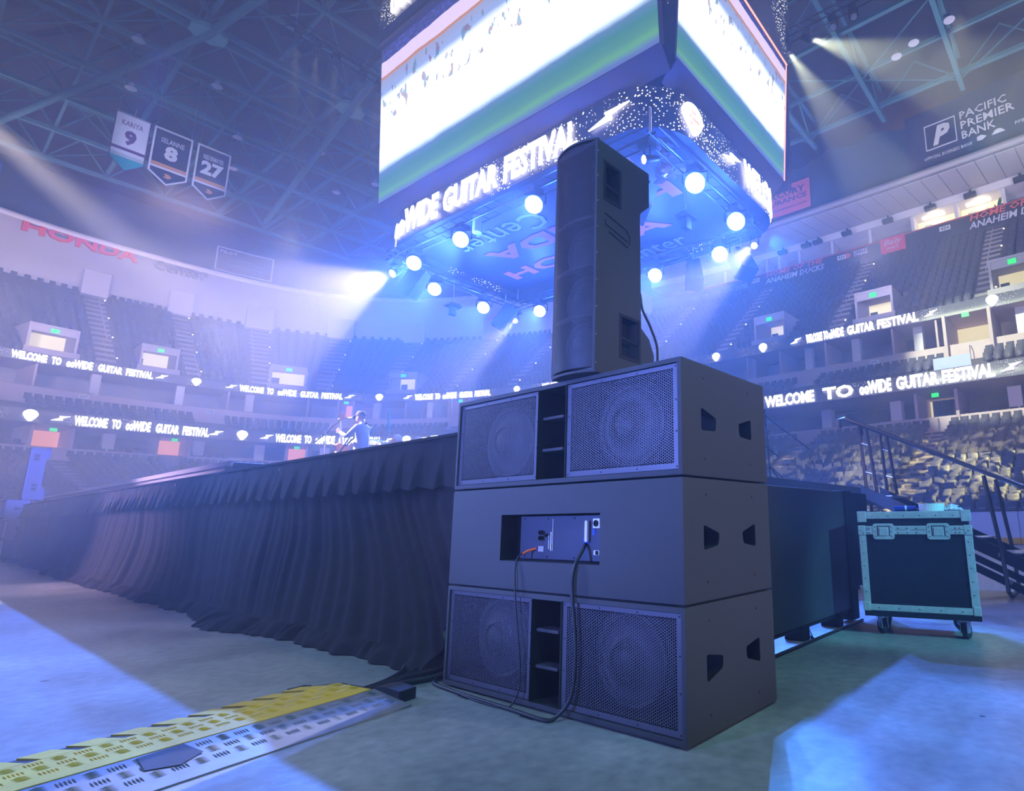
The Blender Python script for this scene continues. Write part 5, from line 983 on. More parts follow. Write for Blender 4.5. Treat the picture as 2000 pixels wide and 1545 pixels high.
# the singer: stands side on, face and guitar turned to the left of the picture
PX, PY, PZ = 6.02, 12.62, 1.56
F_ = Vector((-.45, .893, 0)).normalized(); S_ = Vector((F_.y, -F_.x, 0))         # forward, and his right-hand side
O_ = (PX, PY, PZ); g = lambda f, s_, z: fpt(O_, f, s_, z, F_, S_)
pt = thing('person', 'singer in a dark cap and grey blue jacket playing a guitar at the microphone', 'person', (0, 0, 0))
J = [(g(0, 0, .95), (.15, .12)), (g(-.01, 0, 1.18), (.145, .12)), (g(0, 0, 1.38), (.17, .12)), (g(.02, 0, 1.50), (.07, .07)), (g(.03, 0, 1.58), (.055, .055)),
     (g(0, .19, 1.42), (.07, .07)), (g(.10, .27, 1.17), (.052, .052)), (g(.33, .16, 1.12), (.038, .038)), (g(0, -.19, 1.42), (.07, .07)), (g(.16, -.27, 1.20), (.052, .052)), (g(.40, -.20, 1.32), (.038, .038)),
     (g(0, .10, .88), (.095, .095)), (g(.04, .12, .48), (.062, .062)), (g(-.02, .13, .09), (.045, .045)), (g(.12, .14, .04), (.04, .03)), (g(0, -.10, .88), (.095, .095)), (g(.03, -.12, .48), (.062, .062)), (g(-.03, -.13, .09), (.045, .045)), (g(.11, -.14, .04), (.04, .03))]
bd = skin_body('body', J, [(0, 1), (1, 2), (2, 3), (3, 4), (2, 5), (5, 6), (6, 7), (2, 8), (8, 9), (9, 10), (0, 11), (11, 12), (12, 13), (13, 14), (0, 15), (15, 16), (16, 17), (17, 18)], M['jacket'], pt, 0, 2)
nb = MB(); nb.tube([g(.02, 0, 1.50), g(.05, 0, 1.62)], .055, 10); nb.build('neck', M['skin'], pt, smooth=True)
head(pt, g(.08, 0, 1.665), F_, M['skin'], M['cap']); hand(pt, g(.34, .15, 1.12), (F_.x * .3, F_.y * .3, -.3), (F_.x, F_.y, .2), M['skin']); hand(pt, g(.41, -.19, 1.33), (F_.x * .5, F_.y * .5, .5), (-S_.x, -S_.y, 0), M['skin'], 1.6)
# guitar held upright at his front
gt = thing('guitar', 'orange and cream electric guitar held upright by the singer', 'guitar'); gp = lambda f, s_, z: g(.47 + f, .02 + s_, z)
mb = MB(); out = [(.0, .17), (.12, .20), (.19, .12), (.16, .02), (.20, -.10), (.16, -.22), (0, -.26), (-.16, -.22), (-.20, -.10), (-.15, .02), (-.20, .14), (-.10, .20)]
v0 = [gp(0, a, .90 + b) for a, b in out]; v1 = [gp(.05, a, .90 + b) for a, b in out]; n = len(out); mb.add(v0 + v1, [tuple(range(n))[::-1], tuple(range(n, 2 * n))] + [(i, (i + 1) % n, n + (i + 1) % n, n + i) for i in range(n)]); mb.build('guitar_body', M['wood'], gt)
mb = MB(); mb.add([gp(.056, a * .7, .90 + b * .7) for a, b in out], [tuple(range(n))]); mb.build('pickguard', M['cream'], gt)
mb = MB(); mb.tube([gp(.03, 0, 1.02), gp(.06, -.05, 1.62)], [.028, .022], 6); mb.build('neck', M['cream'], gt); mb = MB(); mb.tube([gp(.06, -.05, 1.60), gp(.05, -.065, 1.76)], [.035, .03], 4); mb.build('headstock', M['wood'], gt)
mb = MB(); mb.tube([g(.47, .1, 1.05), g(.16, .12, 1.36), g(-.06, .02, 1.53), g(.05, -.14, 1.42), g(.44, -.16, .80)], .018, 5); mb.build('strap', M['dark'], gt)
ms = thing('microphone_stand', 'silver microphone stand with a boom in front of the singer', 'stand'); base = g(.98, .10, 0)
mb = MB(); mb.tube([base, g(.98, .10, 1.42)], .014, 6); mb.build('pole', M['steel'], ms); mb = MB(); mb.tube([g(1.02, .10, 1.30), g(.78, .05, 1.50), g(.56, .02, 1.62)], .011, 6); mb.tube([g(1.25, .1, 1.16), g(1.0, .1, 1.34)], .016, 6); mb.build('boom', M['blackmetal'], ms)
mb = MB()
for i in range(3): a = i * 2.09 + .4; mb.tube([(base[0], base[1], PZ + .18), (base[0] + .34 * math.cos(a), base[1] + .34 * math.sin(a), PZ + .01)], .011, 5)
mb.build('tripod', M['steel'], ms)
mc = thing('microphone', 'dark handheld microphone clipped at the singer\'s mouth', 'microphone'); mb = MB(); mb.tube([g(.62, .0, 1.64), g(.28, 0, 1.655)], [.014, .02], 8); mb.build('handle', M['steel'], mc); mb = MB(); ell(mb, g(.245, 0, 1.657), (.03, .03, .03), 10); mb.build('grille_ball', M['screw'], mc)
# players seated deeper on the stage
def seated(o3, face, lab, hairm, shirt, s=1.0):
    t = thing('person', lab, 'person'); F2 = Vector((*face, 0)).normalized(); S2 = Vector((F2.y, -F2.x, 0)); q = lambda f, s_, z: fpt(o3, f * s, s_ * s, z * s, F2, S2)
    J = [(q(0, 0, .55), (.15, .13)), (q(0, 0, .80), (.14, .11)), (q(.02, 0, 1.0), (.16, .11)), (q(.04, 0, 1.12), (.06, .06)), (q(.06, 0, 1.18), (.05, .05)), (q(.02, .18, 1.0), (.06, .06)), (q(.12, .25, .76), (.05, .05)), (q(.36, .15, .80), (.035, .035)), (q(.02, -.18, 1.0), (.06, .06)), (q(.12, -.25, .76), (.05, .05)), (q(.36, -.15, .84), (.035, .035)),
         (q(.05, .10, .50), (.09, .09)), (q(.45, .16, .50), (.065, .065)), (q(.42, .16, .06), (.045, .045)), (q(.55, .17, .04), (.04, .03)), (q(.05, -.10, .50), (.09, .09)), (q(.45, -.16, .50), (.065, .065)), (q(.42, -.16, .06), (.045, .045)), (q(.55, -.17, .04), (.04, .03))]
    skin_body('body', J, [(0, 1), (1, 2), (2, 3), (3, 4), (2, 5), (5, 6), (6, 7), (2, 8), (8, 9), (9, 10), (0, 11), (11, 12), (12, 13), (13, 14), (0, 15), (15, 16), (16, 17), (17, 18)], shirt, t, 0, 1)
    head(t, q(.09, 0, 1.29), F2, M['skin'], None, hairm, s * 1.05); hand(t, q(.37, .15, .80), (F2.x, F2.y, -.2), (0, 0, 1), M['skin']); hand(t, q(.37, -.15, .84), (F2.x, F2.y, -.2), (0, 0, 1), M['skin']); mb = MB(); mb.lathe([(0, .46 * s), (.17 * s, .46 * s), (.17 * s, .40 * s), (.03, .39 * s), (.03, .02)], 12, Matrix.Translation(o3)); st2 = mb.build('stool', M['blackmetal']); tag(st2, 'round black stool under the ' + lab.split(',')[0], 'stool'); return t
seated((7.60, 13.95, 1.72), (-.8, .6), 'grey haired seated player, behind the cymbal right of the singer', M['hair'], M['jeans'], 1.0)
seated((7.75, 13.22, 1.60), (-.8, .6), 'seated player at far right, only the lit head above the skirt', M['hair'], M['jacket'], 1.0)
o = MB(); o.box(7.0, 9.2, 12.6, 15.4, 1.56, 1.63); o = o.build('drum_riser', M['stage']); tag(o, 'low black riser under the seated players', 'riser')
cs = thing('cymbal_stand', 'tall thin stand with a slanted greenish arm right of the singer', 'stand'); mb = MB(); mb.tube([(7.55, 14.42, 1.63), (7.55, 14.42, 3.30)], .012, 6); mb.build('pole', M['steel'], cs); mb = MB(); mb.tube([(7.55, 14.42, 3.22), (7.6, 14.62, 3.62), (7.6, 14.64, 3.82)], .02, 6); mb.build('arm', M['bteal'], cs)
cb = thing('cymbal', 'pale cymbal on a stand in front of the grey haired player', 'cymbal', (7.25, 14.35, 3.0)); mb = MB(); mb.lathe([(0, .035), (.04, .03), (.06, .012), (.22, -.01), (.22, -.014), (.05, .005), (0, .02)], 20, Matrix.Rotation(.25, 4, 'X')); mb.build('cymbal_disc', M['brass'], cb); mb = MB(); mb.tube([(0, 0, 0), (0, 0, -1.36)], .012, 6); mb.build('stand', M['steel'], cb)
dk = thing('snare_drum', 'small drum with a pale head beside the seated player', 'drum', (7.2, 13.95, 2.34)); mb = MB(); mb.lathe([(.18, -.07), (.18, .07)], 20); mb.build('shell', M['red'], dk); mb = MB(); mb.lathe([(0, .072), (.18, .072)], 20); mb.build('drum_head', M['bwhite'], dk); mb = MB(); mb.tube([(0, 0, -.07), (0, 0, -.7)], .02, 6); mb.build('stand', M['steel'], dk)
point('stage_key', (4.2, 12.6, 6.5), 160, (1.0, 0.86, 0.78), .2)
spot('singer_key', (-1, 22, 12), (6, 12.9, 2.8), 80000, (1.0, 0.84, 0.78), 7, .5, .2)

# ------------------------------------------------------------------ subwoofers
BX, BY, BW, BD, BH = 2.178, 1.527, 1.775, 0.837, 0.57
def perf_sheet(w_, h_, pitch, hole, mx, my, bend=None):
    """steel sheet in local x (0..w) and z (0..h) with staggered round holes; front at y = 0"""
    v = []; f = []; nx = int((w_ - 2 * mx) / (pitch * math.sqrt(3) / 2)); ny = int((h_ - 2 * my) / pitch); ox = (w_ - (nx - 1) * pitch * math.sqrt(3) / 2) / 2; oz = (h_ - (ny - .5) * pitch) / 2 + pitch * .25 - .0
    R = pitch / math.sqrt(3); hexo = [(R * math.cos(k * PI / 3), R * math.sin(k * PI / 3)) for k in range(6)]; hexi = [(hole * math.cos(k * PI / 3), hole * math.sin(k * PI / 3)) for k in range(6)]
    ho = np.array(hexo); hi = np.array(hexi); cc = []
    for i in range(nx):
        for j in range(ny): cc.append((ox + i * pitch * math.sqrt(3) / 2, oz + j * pitch + (pitch / 2 if i % 2 else 0)))
    cc = np.array(cc); n = len(cc); V_ = np.zeros((n, 12, 3)); V_[:, :6, 0] = cc[:, None, 0] + ho[None, :, 0]; V_[:, :6, 2] = cc[:, None, 1] + ho[None, :, 1]; V_[:, 6:, 0] = cc[:, None, 0] + hi[None, :, 0]; V_[:, 6:, 2] = cc[:, None, 1] + hi[None, :, 1]
    F0 = np.array([(k, (k + 1) % 6, 6 + (k + 1) % 6, 6 + k) for k in range(6)]); F1 = (F0[None] + (np.arange(n) * 12)[:, None, None]).reshape(-1, 4); V1 = V_.reshape(-1, 3)
    # solid margins
    xa, xb = cc[:, 0].min() - R * .9, cc[:, 0].max() + R * .9; za, zb = cc[:, 1].min() - pitch * .5, cc[:, 1].max() + pitch * .5
    q = []; 
    for a, b_, c, d in ((0, xa, 0, h_), (xb, w_, 0, h_), (xa, xb, 0, za), (xa, xb, zb, h_)): q += [(a, 0, c), (b_, 0, c), (b_, 0, d), (a, 0, d)]
    # saw-tooth gaps at the rim are closed by a strip slightly behind
    for a, b_, c, d in ((xa - .001, xa + R * .35, za, zb), (xb - R * .35, xb, za, zb)): q += [(a, .0008, c), (b_, .0008, c), (b_, .0008, d), (a, .0008, d)]
    k = len(V1); V1 = np.concatenate([V1, np.array(q)]); F1 = np.concatenate([F1, np.arange(k, k + len(q)).reshape(-1, 4)])
    if bend is not None: V1[:, 1] += bend(V1[:, 0])
    return V1, F1
GW, GH = 0.742, 0.503
gv, gf = perf_sheet(GW, GH, 0.0132, 0.0055, 0.026, 0.026)
grille_me = np_mesh('grille', gv, gf); grille_me.materials.append(M['grille'])
mb = MB(); mb.lathe([(0.0, -.055), (.04, -.052), (.07, -.038), (.082, -.02), (.09, -.045)], 32); mb.lathe([(.085, -.05), (.19, .03), (.197, .012), (.208, .006), (.220, .014), (.226, .03), (.25, .03), (.25, .04)], 40); driver_me = mb.mesh('driver'); driver_me.materials.append(M['cone']); driver_me.polygons.foreach_set('use_smooth', [True] * len(driver_me.polygons))
mb = MB(); ell(mb, (0, 0, 0), (.005, .003, .005), 8); screw_me = mb.mesh('screw'); screw_me.materials.append(M['screw'])
def handle_prism(xs, flip):
    """trapezoid hand holes on the near side (plane y = BY)"""
    pts = [(0, .054), (.139, .022), (.13, -.045), (.0, -.062)] if not flip else [(0, .062), (.13, .045), (.139, -.022), (0, -.054)]
    return [(xs + a, b) for a, b in pts]
def round_poly(pts, r=.018, n=3):
    out = []; m = len(pts)
    for i in range(m):
        p, a, b_ = Vector(pts[i]), Vector(pts[i - 1]), Vector(pts[(i + 1) % m]); u = (a - p).normalized(); w_ = (b_ - p).normalized()
        for k in range(n + 1): t_ = k / n; q = (p + u * r) * (1 - t_) ** 2 + p * 2 * t_ * (1 - t_) + (p + w_ * r) * t_ ** 2; out.append((q.x, q.y))
    return out
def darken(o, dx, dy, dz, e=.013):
    """paints the inside faces of the holes near black for their shade"""
    o.data.materials.append(M['dark']); k = len(o.data.materials) - 1  # shade of the holes put into the colour of inner faces
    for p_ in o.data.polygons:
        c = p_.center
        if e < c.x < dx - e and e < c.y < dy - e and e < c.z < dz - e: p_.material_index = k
def sub(name, z, kind, lab):
    """kind 'front' shows the grilles, 'back' the amplifier side"""
    t = thing(name, lab, 'loudspeaker', (BX, BY, z), 0, None); g_ = .0035
    mb = MB(); mb.bbox(0, BD, 0, BW, g_, BH - g_, .011); cab = mb.build('cabinet', M['cab'], t); cut = MB()
    T0 = Matrix.Translation((BX, BY, z))
    flip = kind != 'front_up'
    zc = .28
    for x0, mir in ((.163, False), (.525, True)):
        A = [(0, .062), (.139, .022), (.13, -.045), (0, -.052)] if kind != 'front_up' else [(0, .072), (.142, .045), (.136, -.012), (0, -.052)]
        if kind == 'back': A = [(0, .070), (.14, .028), (.128, -.028), (0, -.048)]
        if kind == 'front_up': A = [(0, .068), (.142, .042), (.136, -.012), (0, -.052)]
        pts = round_poly([(x0 + (a if not mir else .139 - a), zc + .0 + b) for a, b in (A if not mir else A)], .016)
        if mir: pts = pts[::-1]
        cut.prism(pts, 1, -.02, .075, None)
    # prism puts polygon in (x,z) when ax = 1
    if kind != 'back':
        for y0 in (.028, BW - .028 - GW): cut.box(-.02, .014, y0 - .004, y0 + GW + .004, .030, .030 + GH + .008)
        cut2 = MB(); 
    else: cut.box(-.02, .115, .510, 1.285, .158, .412)
    cab = boolean2(cab, cut)
    if kind != 'back':
        c2 = MB()
        for y0 in (.028, BW - .028 - GW): c2.box(-.02, .30, y0 + .028, y0 + GW - .028, .055, .030 + GH - .018)
        c2.box(-.02, .62, BW / 2 - .112, BW / 2 + .112, .030, BH - .032); cab = boolean2(cab, c2)
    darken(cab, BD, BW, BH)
    autosmooth(cab, 30)
    if kind != 'back':
        for y0 in (.028, BW - .028 - GW):
            gr = link('grille', grille_me, None, t, (.012, y0, .034), (0, 0, PI / 2)); gr.scale = (1, -1, 1)
            dr = link('driver', driver_me, None, t, (.10, y0 + GW / 2, .034 + GH / 2), (0, PI / 2, 0)); dr.scale = (1, 1, 1)
            for a in np.linspace(.012, GW - .012, 4):
                for b_ in (.012, GH - .012): link('screw', screw_me, None, gr, (a, .001, b_))
            for b_ in (GH * .35, GH * .65):
                for a in (.012, GW - .012): link('screw', screw_me, None, gr, (a, .001, b_))
        for zz in (.187, .368): mb = MB(); mb.bbox(.035, .12, BW / 2 - .06, BW / 2 + .112, zz, zz + .018, .006); mb.build('port_shelf', M['cab'], t)
        mb = MB(); mb.box(.60, .615, BW / 2 - .112, BW / 2 + .112, .03, BH - .032); mb.build('port_back', M['dark'], t)  # near black stands for the shade deep in the port
    mb = MB()
    for zz in ((.09, .49)): 
        for xx in (.19, .64): ell(mb, (xx, .0, zz), (.006, .004, .006), 8)
    mb.build('fixing_screws', M['screw'], t)
    for xx in (.04, BD - .04):
        for yy in (.06, BW - .06):
            if z < .1: mb = MB(); mb.lathe([(.0, .004), (.02, .004), (.02, -.0035), (0, -.0035)], 10, Matrix.Translation((xx, yy, .0))); mb.build('rubber_foot', M['rubber'], t)
    return t, cab
def boolean2(o, cut_mb):
    # cutter in the local frame of the thing
    c = cut_mb.build('cutter', None, o.parent); md = o.modifiers.new('b', 'BOOLEAN'); md.object = c; md.solver = 'EXACT'; md.use_self = True
    bpy.context.view_layer.update(); me = bpy.data.meshes.new_from_object(o.evaluated_get(bpy.context.evaluated_depsgraph_get())); o.modifiers.clear(); o.data = me; bpy.data.objects.remove(c); return o
sub('subwoofer', 0.006, 'front_up', 'bottom subwoofer cabinet of the near stack, two round drivers behind grilles, standing on the floor')
mid, midcab = sub('subwoofer', 0.576, 'back', 'middle subwoofer cabinet of the near stack, turned to show its amplifier panel')
sub('subwoofer', 1.146, 'front', 'top subwoofer cabinet of the near stack, grilles facing out, under the loudspeaker tower')
# amplifier panel of the middle cabinet (local coordinates of that cabinet)
ap = MB(); ap.bbox(.082, .090, .530, 1.21, .166, .404, .004); ap = ap.build('amplifier_panel', M['plate'], mid)
lx = .080; Yp = lambda Y_: Y_ - BY; Zp = lambda Z_: Z_ - .576
def part(name, mt, fn, parent=ap): m_ = MB(); fn(m_); return m_.build(name, mt, parent)
for yy in (.56, .77, .98, 1.17):
    for zz in (.182, .388): link('screw', screw_me, None, ap, (lx + .001, yy, zz))
part('power_socket', M['label'], lambda m_: m_.bbox(lx - .012, lx + .002, .575, .625, .335, .385, .004)); part('socket_hole', M['dark'], lambda m_: m_.lathe([(0, 0), (.017, 0), (.017, .004), (.008, .004), (.008, .001), (0, .001)], 16, Matrix.Translation((lx - .013, .60, .36)) @ Matrix.Rotation(-PI / 2, 4, 'Y')))
part('cable_sleeve', M['label'], lambda m_: m_.bbox(lx - .022, lx - .004, .655, .675, .265, .375, .005)); part('blue_tag', M['blueconn'], lambda m_: m_.box(lx - .001, lx + .001, .62, .636, .30, .33)); part('warning_triangle', M['yellowlab'], lambda m_: m_.prism([(.548, .315), (.572, .315), (.56, .335)], 0, lx - .002, lx + .001)); part('warning_triangle', M['yellowlab'], lambda m_: m_.prism([(.548, .222), (.572, .222), (.56, .242)], 0, lx - .002, lx + .001))
part('warning_label', M['yellowlab'], lambda m_: m_.box(lx - .002, lx + .001, .549, .563, .245, .312)); part('fuse_holder', M['label'], lambda m_: m_.bbox(lx - .004, lx + .001, .585, .625, .200, .224, .002)); part('rocker_switch', M['dark'], lambda m_: m_.bbox(lx - .010, lx - .003, .590, .607, .202, .222, .002))
part('stripe_label', M['label'], lambda m_: (m_.box(lx - .002, lx + .001, .935, .938, .215, .385), m_.box(lx - .002, lx + .001, .946, .953, .215, .315))); part('stripe_label', M['yellowlab'], lambda m_: m_.box(lx - .0025, lx + .001, .946, .953, .225, .25))
part('print', M['label'], lambda m_: [m_.box(lx - .0018, lx + .001, 1.01 + i * .009, 1.014 + i * .009, .208, .238) for i in range(5)])
for zz in (.312, .282): part('signal_socket', M['dark'], lambda m_: m_.lathe([(0, 0), (.013, 0), (.013, .012), (.009, .012), (.009, .002)], 14, Matrix.Translation((lx - .010, 1.02, zz)) @ Matrix.Rotation(-PI / 2, 4, 'Y')))
part('knob', M['dark'], lambda m_: m_.lathe([(0, .014), (.008, .014), (.009, 0)], 14, Matrix.Translation((lx - .002, .985, .297)) @ Matrix.Rotation(-PI / 2, 4, 'Y')))
text_flat('lettering', 'BASSBOSS', (BX * 0 + lx - .001, 0.962, .225), (0, 0, 1), (0, 1, 0), .07, .01, M['label'], ap, .01, 1, .001)
# cables of the stack
def cable(name, pts, r, mt, lab, n=40):
    pts = [Vector(p) for p in pts]; out = []
    P_ = [pts[0]] + pts + [pts[-1]]
    for i in range(1, len(P_) - 2):
        for k in range(8):
            t_ = k / 8; a, b_, c, d = P_[i - 1], P_[i], P_[i + 1], P_[i + 2]; out.append(.5 * ((2 * b_) + (-a + c) * t_ + (2 * a - 5 * b_ + 4 * c - d) * t_ ** 2 + (-a + 3 * b_ - 3 * c + d) * t_ ** 3))
    out.append(pts[-1]); mb = MB(); mb.tube(out, r, 8); o = mb.build(name, mt); autosmooth(o, 80)
    if lab: tag(o, lab, 'cable')
    return o
o = cable('power_cable', [(2.268, 2.215, .842), (2.22, 2.195, .80), (2.166, 2.198, .72), (2.160, 2.205, .60), (2.162, 2.175, .33), (2.158, 2.195, .12), (2.12, 2.26, .02), (2.08, 2.31, .012), (2.095, 2.55, .011), (2.11, 2.9, .011), (2.125, 3.15, .011), (2.16, 3.36, .012), (2.30, 3.47, .012), (2.5, 3.6, .012)], .0095, M['cable'], 'black power cable hanging from the blue plug and running along the stack base')
mb = MB(); mb.lathe([(0, 0), (.017, 0), (.018, .03), (.014, .034), (.014, .05), (.019, .053), (.019, .075), (0, .075)], 16, Matrix.Translation((2.262, 2.225, .842)) @ Matrix.Rotation(PI * .42, 4, 'X') @ Matrix.Rotation(.5, 4, 'Y') @ Matrix.Scale(1.25, 4)); pc = mb.build('connector', M['blueconn'], o)
o = cable('signal_cable', [(2.27, 2.585, .805), (2.235, 2.635, .79), (2.185, 2.655, .76), (2.166, 2.66, .70), (2.162, 2.645, .56), (2.163, 2.625, .42), (2.160, 2.596, .30), (2.162, 2.58, .12), (2.14, 2.60, .03), (2.10, 2.62, .008), (2.09, 2.8, .008), (2.12, 3.1, .008), (2.15, 3.33, .008), (2.32, 3.46, .008)], .0045, M['cable'], 'thin black signal cable with an orange sleeve hanging from the amplifier panel')
mb = MB(); mb.tube([(2.262, 2.60, .800), (2.232, 2.636, .788), (2.205, 2.648, .772)], .007, 8); mb.build('orange_sleeve', M['orange'], o)
mb = MB(); mb.tube([(2.275, 2.535, .808), (2.27, 2.59, .803)], [.012, .010], 10); mb.build('connector', M['rubber'], o)
for i, (x, y) in enumerate(((2.112, 2.98), (2.088, 2.42))): mb = MB(); mb.bbox(-.05, .05, -.018, .018, 0, .003, .001, Matrix.Translation((x, y, .001)) @ Matrix.Rotation(1.45 + i * .1, 4, 'Z')); q = mb.build('cable_tape', M['rubber']); tag(q, 'small black tape strip holding the cables to the floor, %s one' % ('left' if i == 0 else 'right'), 'tape')

# ------------------------------------------------------------------ loudspeaker tower standing on the subwoofers
tw = thing('tower_loudspeaker', 'tall black column loudspeaker with curved grille on top of the near subwoofers', 'loudspeaker', (2.15, 2.055, 1.7155))
TW, TH = .335, 1.375
prof = [(0, 0), (.505, 0), (.505, .20), (.46, .29), (.385, .34), (.38, .80), (.378, 1.065), (.395, 1.085), (.468, 1.15), (.468, 1.385), (0.0, 1.376)]
mb = MB(); mb.prism([(x, z) for x, z in prof], 1, 0, TW, None); tc_ = mb.build('cabinet', M['cab'], tw)
md = tc_.modifiers.new('bv', 'BEVEL'); md.width = .006; md.segments = 2; bpy.context.view_layer.update(); tc_.data = bpy.data.meshes.new_from_object(tc_.evaluated_get(bpy.context.evaluated_depsgraph_get())); tc_.modifiers.clear()
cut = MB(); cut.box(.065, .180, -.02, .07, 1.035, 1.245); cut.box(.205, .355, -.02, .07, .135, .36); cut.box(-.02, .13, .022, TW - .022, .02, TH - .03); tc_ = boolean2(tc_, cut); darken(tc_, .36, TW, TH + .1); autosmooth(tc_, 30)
def hframe(x0, x1, z0, z1, zr):
    for a in ((x0 - .018, x0, z0 - .018, z1 + .018), (x1, x1 + .018, z0 - .018, z1 + .018), (x0, x1, z0 - .018, z0), (x0, x1, z1, z1 + .018)): mb = MB(); mb.bbox(a[0], a[1], -.004, .004, a[2], a[3], .0015); mb.build('handle_frame', M['blackmetal'], tw)
    mb = MB(); mb.tube([(x0, .012, zr), (x1, .012, zr - .012)], .011, 10); mb.build('handle_bar', M['blackmetal'], tw)
    mb = MB()
    for xx in (x0 - .010, x1 + .010):
        for zz in np.linspace(z0, z1, 3): ell(mb, (xx, -.005, zz), (.004, .003, .004), 6)
    mb.build('frame_screws', M['screw'], tw)
hframe(.065, .180, 1.035, 1.245, 1.12); hframe(.205, .355, .135, .36, .24)
gl = [(.055, .935, .235, .905), (.235, .905, .27, .875), (.27, .875, .27, .82), (.06, .87, .25, .835), (.06, .865, .06, .895), (.09, .835, .255, .80)]
mb = MB()
for a, b_, c, d in gl: mb.tube([(a + .005, -.001, b_), (c + .005, -.001, d)], .0035, 6)
mb.build('emblem_groove', M['dark'], tw)
bend = lambda x: -.045 * (1 - ((x - TW / 2) / (TW / 2)) ** 2)
gv2, gf2 = perf_sheet(TW - .012, TH - .02, 0.0085, 0.0031, .010, .012, lambda x: bend(x + .006)); gm2 = np_mesh('curved_grille', gv2, gf2); gm2.materials.append(M['grille2'])
gr = link('curved_grille', gm2, None, tw, (0.0, .006, .010), (0, 0, PI / 2)); gr.scale = (1, -1, 1)
n = 18; arc = [(bend(y), y) for y in np.linspace(0, TW, n)]
for nm, z0, z1 in (('top_lip', TH - .006, TH + .006), ('bottom_lip', .0, .014)): mb = MB(); mb.prism([(.01, 0)] + arc + [(.01, TW)], 2, z0, z1); mb.build(nm, M['cab'], tw)
mb = MB()
for y0 in (.001, TW - .014): mb.bbox(-.005, .012, y0, y0 + .013, .01, TH - .01, .003)
mb.build('grille_edge', M['cab'], tw); mb = MB()
for zz in np.linspace(.05, TH - .08, 9): ell(mb, (-.001, -.002, zz), (.004, .003, .004), 6)
mb.build('edge_screws', M['steel'], tw)
mb = MB(); mb.add([(.01, .05, .93), (.01, TW - .05, .93), (.01, TW - .05, 1.27), (.01, .05, 1.27), (.11, TW / 2 - .03, .97), (.11, TW / 2 + .03, .97), (.11, TW / 2 + .03, 1.23), (.11, TW / 2 - .03, 1.23)], [(0, 4, 5, 1), (1, 5, 6, 2), (2, 6, 7, 3), (3, 7, 4, 0), (4, 7, 6, 5)]); mb.build('horn', M['screw'], tw)
for zz in (.19, .46, .76): dr = link('driver', driver_me, None, tw, (.06, TW / 2, zz), (0, PI / 2, 0)); dr.scale = (.58, .58, .7)
for zz in (.325, .61, .90): mb = MB(); mb.prism([(.0, .02)] + [(bend(y) + .02, y) for y in np.linspace(.02, TW - .02, 8)] + [(.0, TW - .02)], 2, zz - .008, zz + .008); mb.build('baffle_brace', M['cab'], tw)
o = cable('tower_cable', [(2.52, 2.2, 2.45), (2.62, 2.15, 2.35), (2.60, 2.1, 2.2), (2.63, 2.06, 2.08), (2.68, 2.05, 1.95), (2.70, 2.10, 1.80), (2.72, 2.3, 1.735)], .008, M['cable'], 'black cable looping down behind the column loudspeaker, thicker one'); cable('tower_cable', [(2.52, 2.3, 2.5), (2.575, 2.15, 2.4), (2.575, 2.1, 2.1), (2.58, 2.12, 1.9), (2.66, 2.2, 1.732)], .005, M['cable'], 'black cable looping down behind the column loudspeaker, thinner one')

# ------------------------------------------------------------------ the matching stack at the far stage end
fx, fy_ = 2.30, 26.9
for i, l in enumerate(('bottom', 'middle', 'top')):
    t = thing('far_subwoofer', '%s subwoofer cabinet of the distant blue lit stack at the left picture edge' % l, 'loudspeaker', (fx + (.12 if i < 2 else 0) - (.0), fy_, .005 + i * .60), 0, None); mb = MB(); mb.bbox(0, .52, 0, 1.7, 0, .592, .012); c_ = mb.build('cabinet', M['cab2'], t)
    mb = MB(); mb.prism([(.2, .27), (.2, .37), (.34, .35), (.34, .29)], 1, -.01, .01); mb.build('hand_hole_patch', M['dark'], t); mb = MB(); mb.box(-.004, 0, .05, .75, .05, .54); mb.box(-.004, 0, .95, 1.65, .05, .54); mb.build('grille', M['grille'], t)  # dark plate in place of a shaded hand hole
t = thing('far_tower_loudspeaker', 'blue lit column loudspeaker of the distant stack at the left picture edge', 'loudspeaker', (2.62, 26.9, 1.81)); mb = MB(); mb.prism([(x * .92, z * 1.17) for x, z in prof], 1, 0, .4, None); mb.build('cabinet', M['cab2'], t)
for x0, z0 in ((.08, 1.22), (.08, 1.33), (.14, .28), (.14, .40)): mb = MB(); mb.box(x0, x0 + .12, -.008, .0, z0, z0 + .09); mb.build('handle_opening_patch', M['dark'], t)  # dark blocks stand in for the shade of handle openings
mb = MB(); mb.box(-.012, 0, .02, .38, .02, 1.58); mb.build('grille', M['grille'], t)

# ------------------------------------------------------------------ cable ramp and loose cables
RA = math.radians(9.5); rp = thing('cable_ramp', 'yellow and black cable protector ramp with raised tread bars', 'cable ramp', (1.85, 3.07, 0), PI + RA)
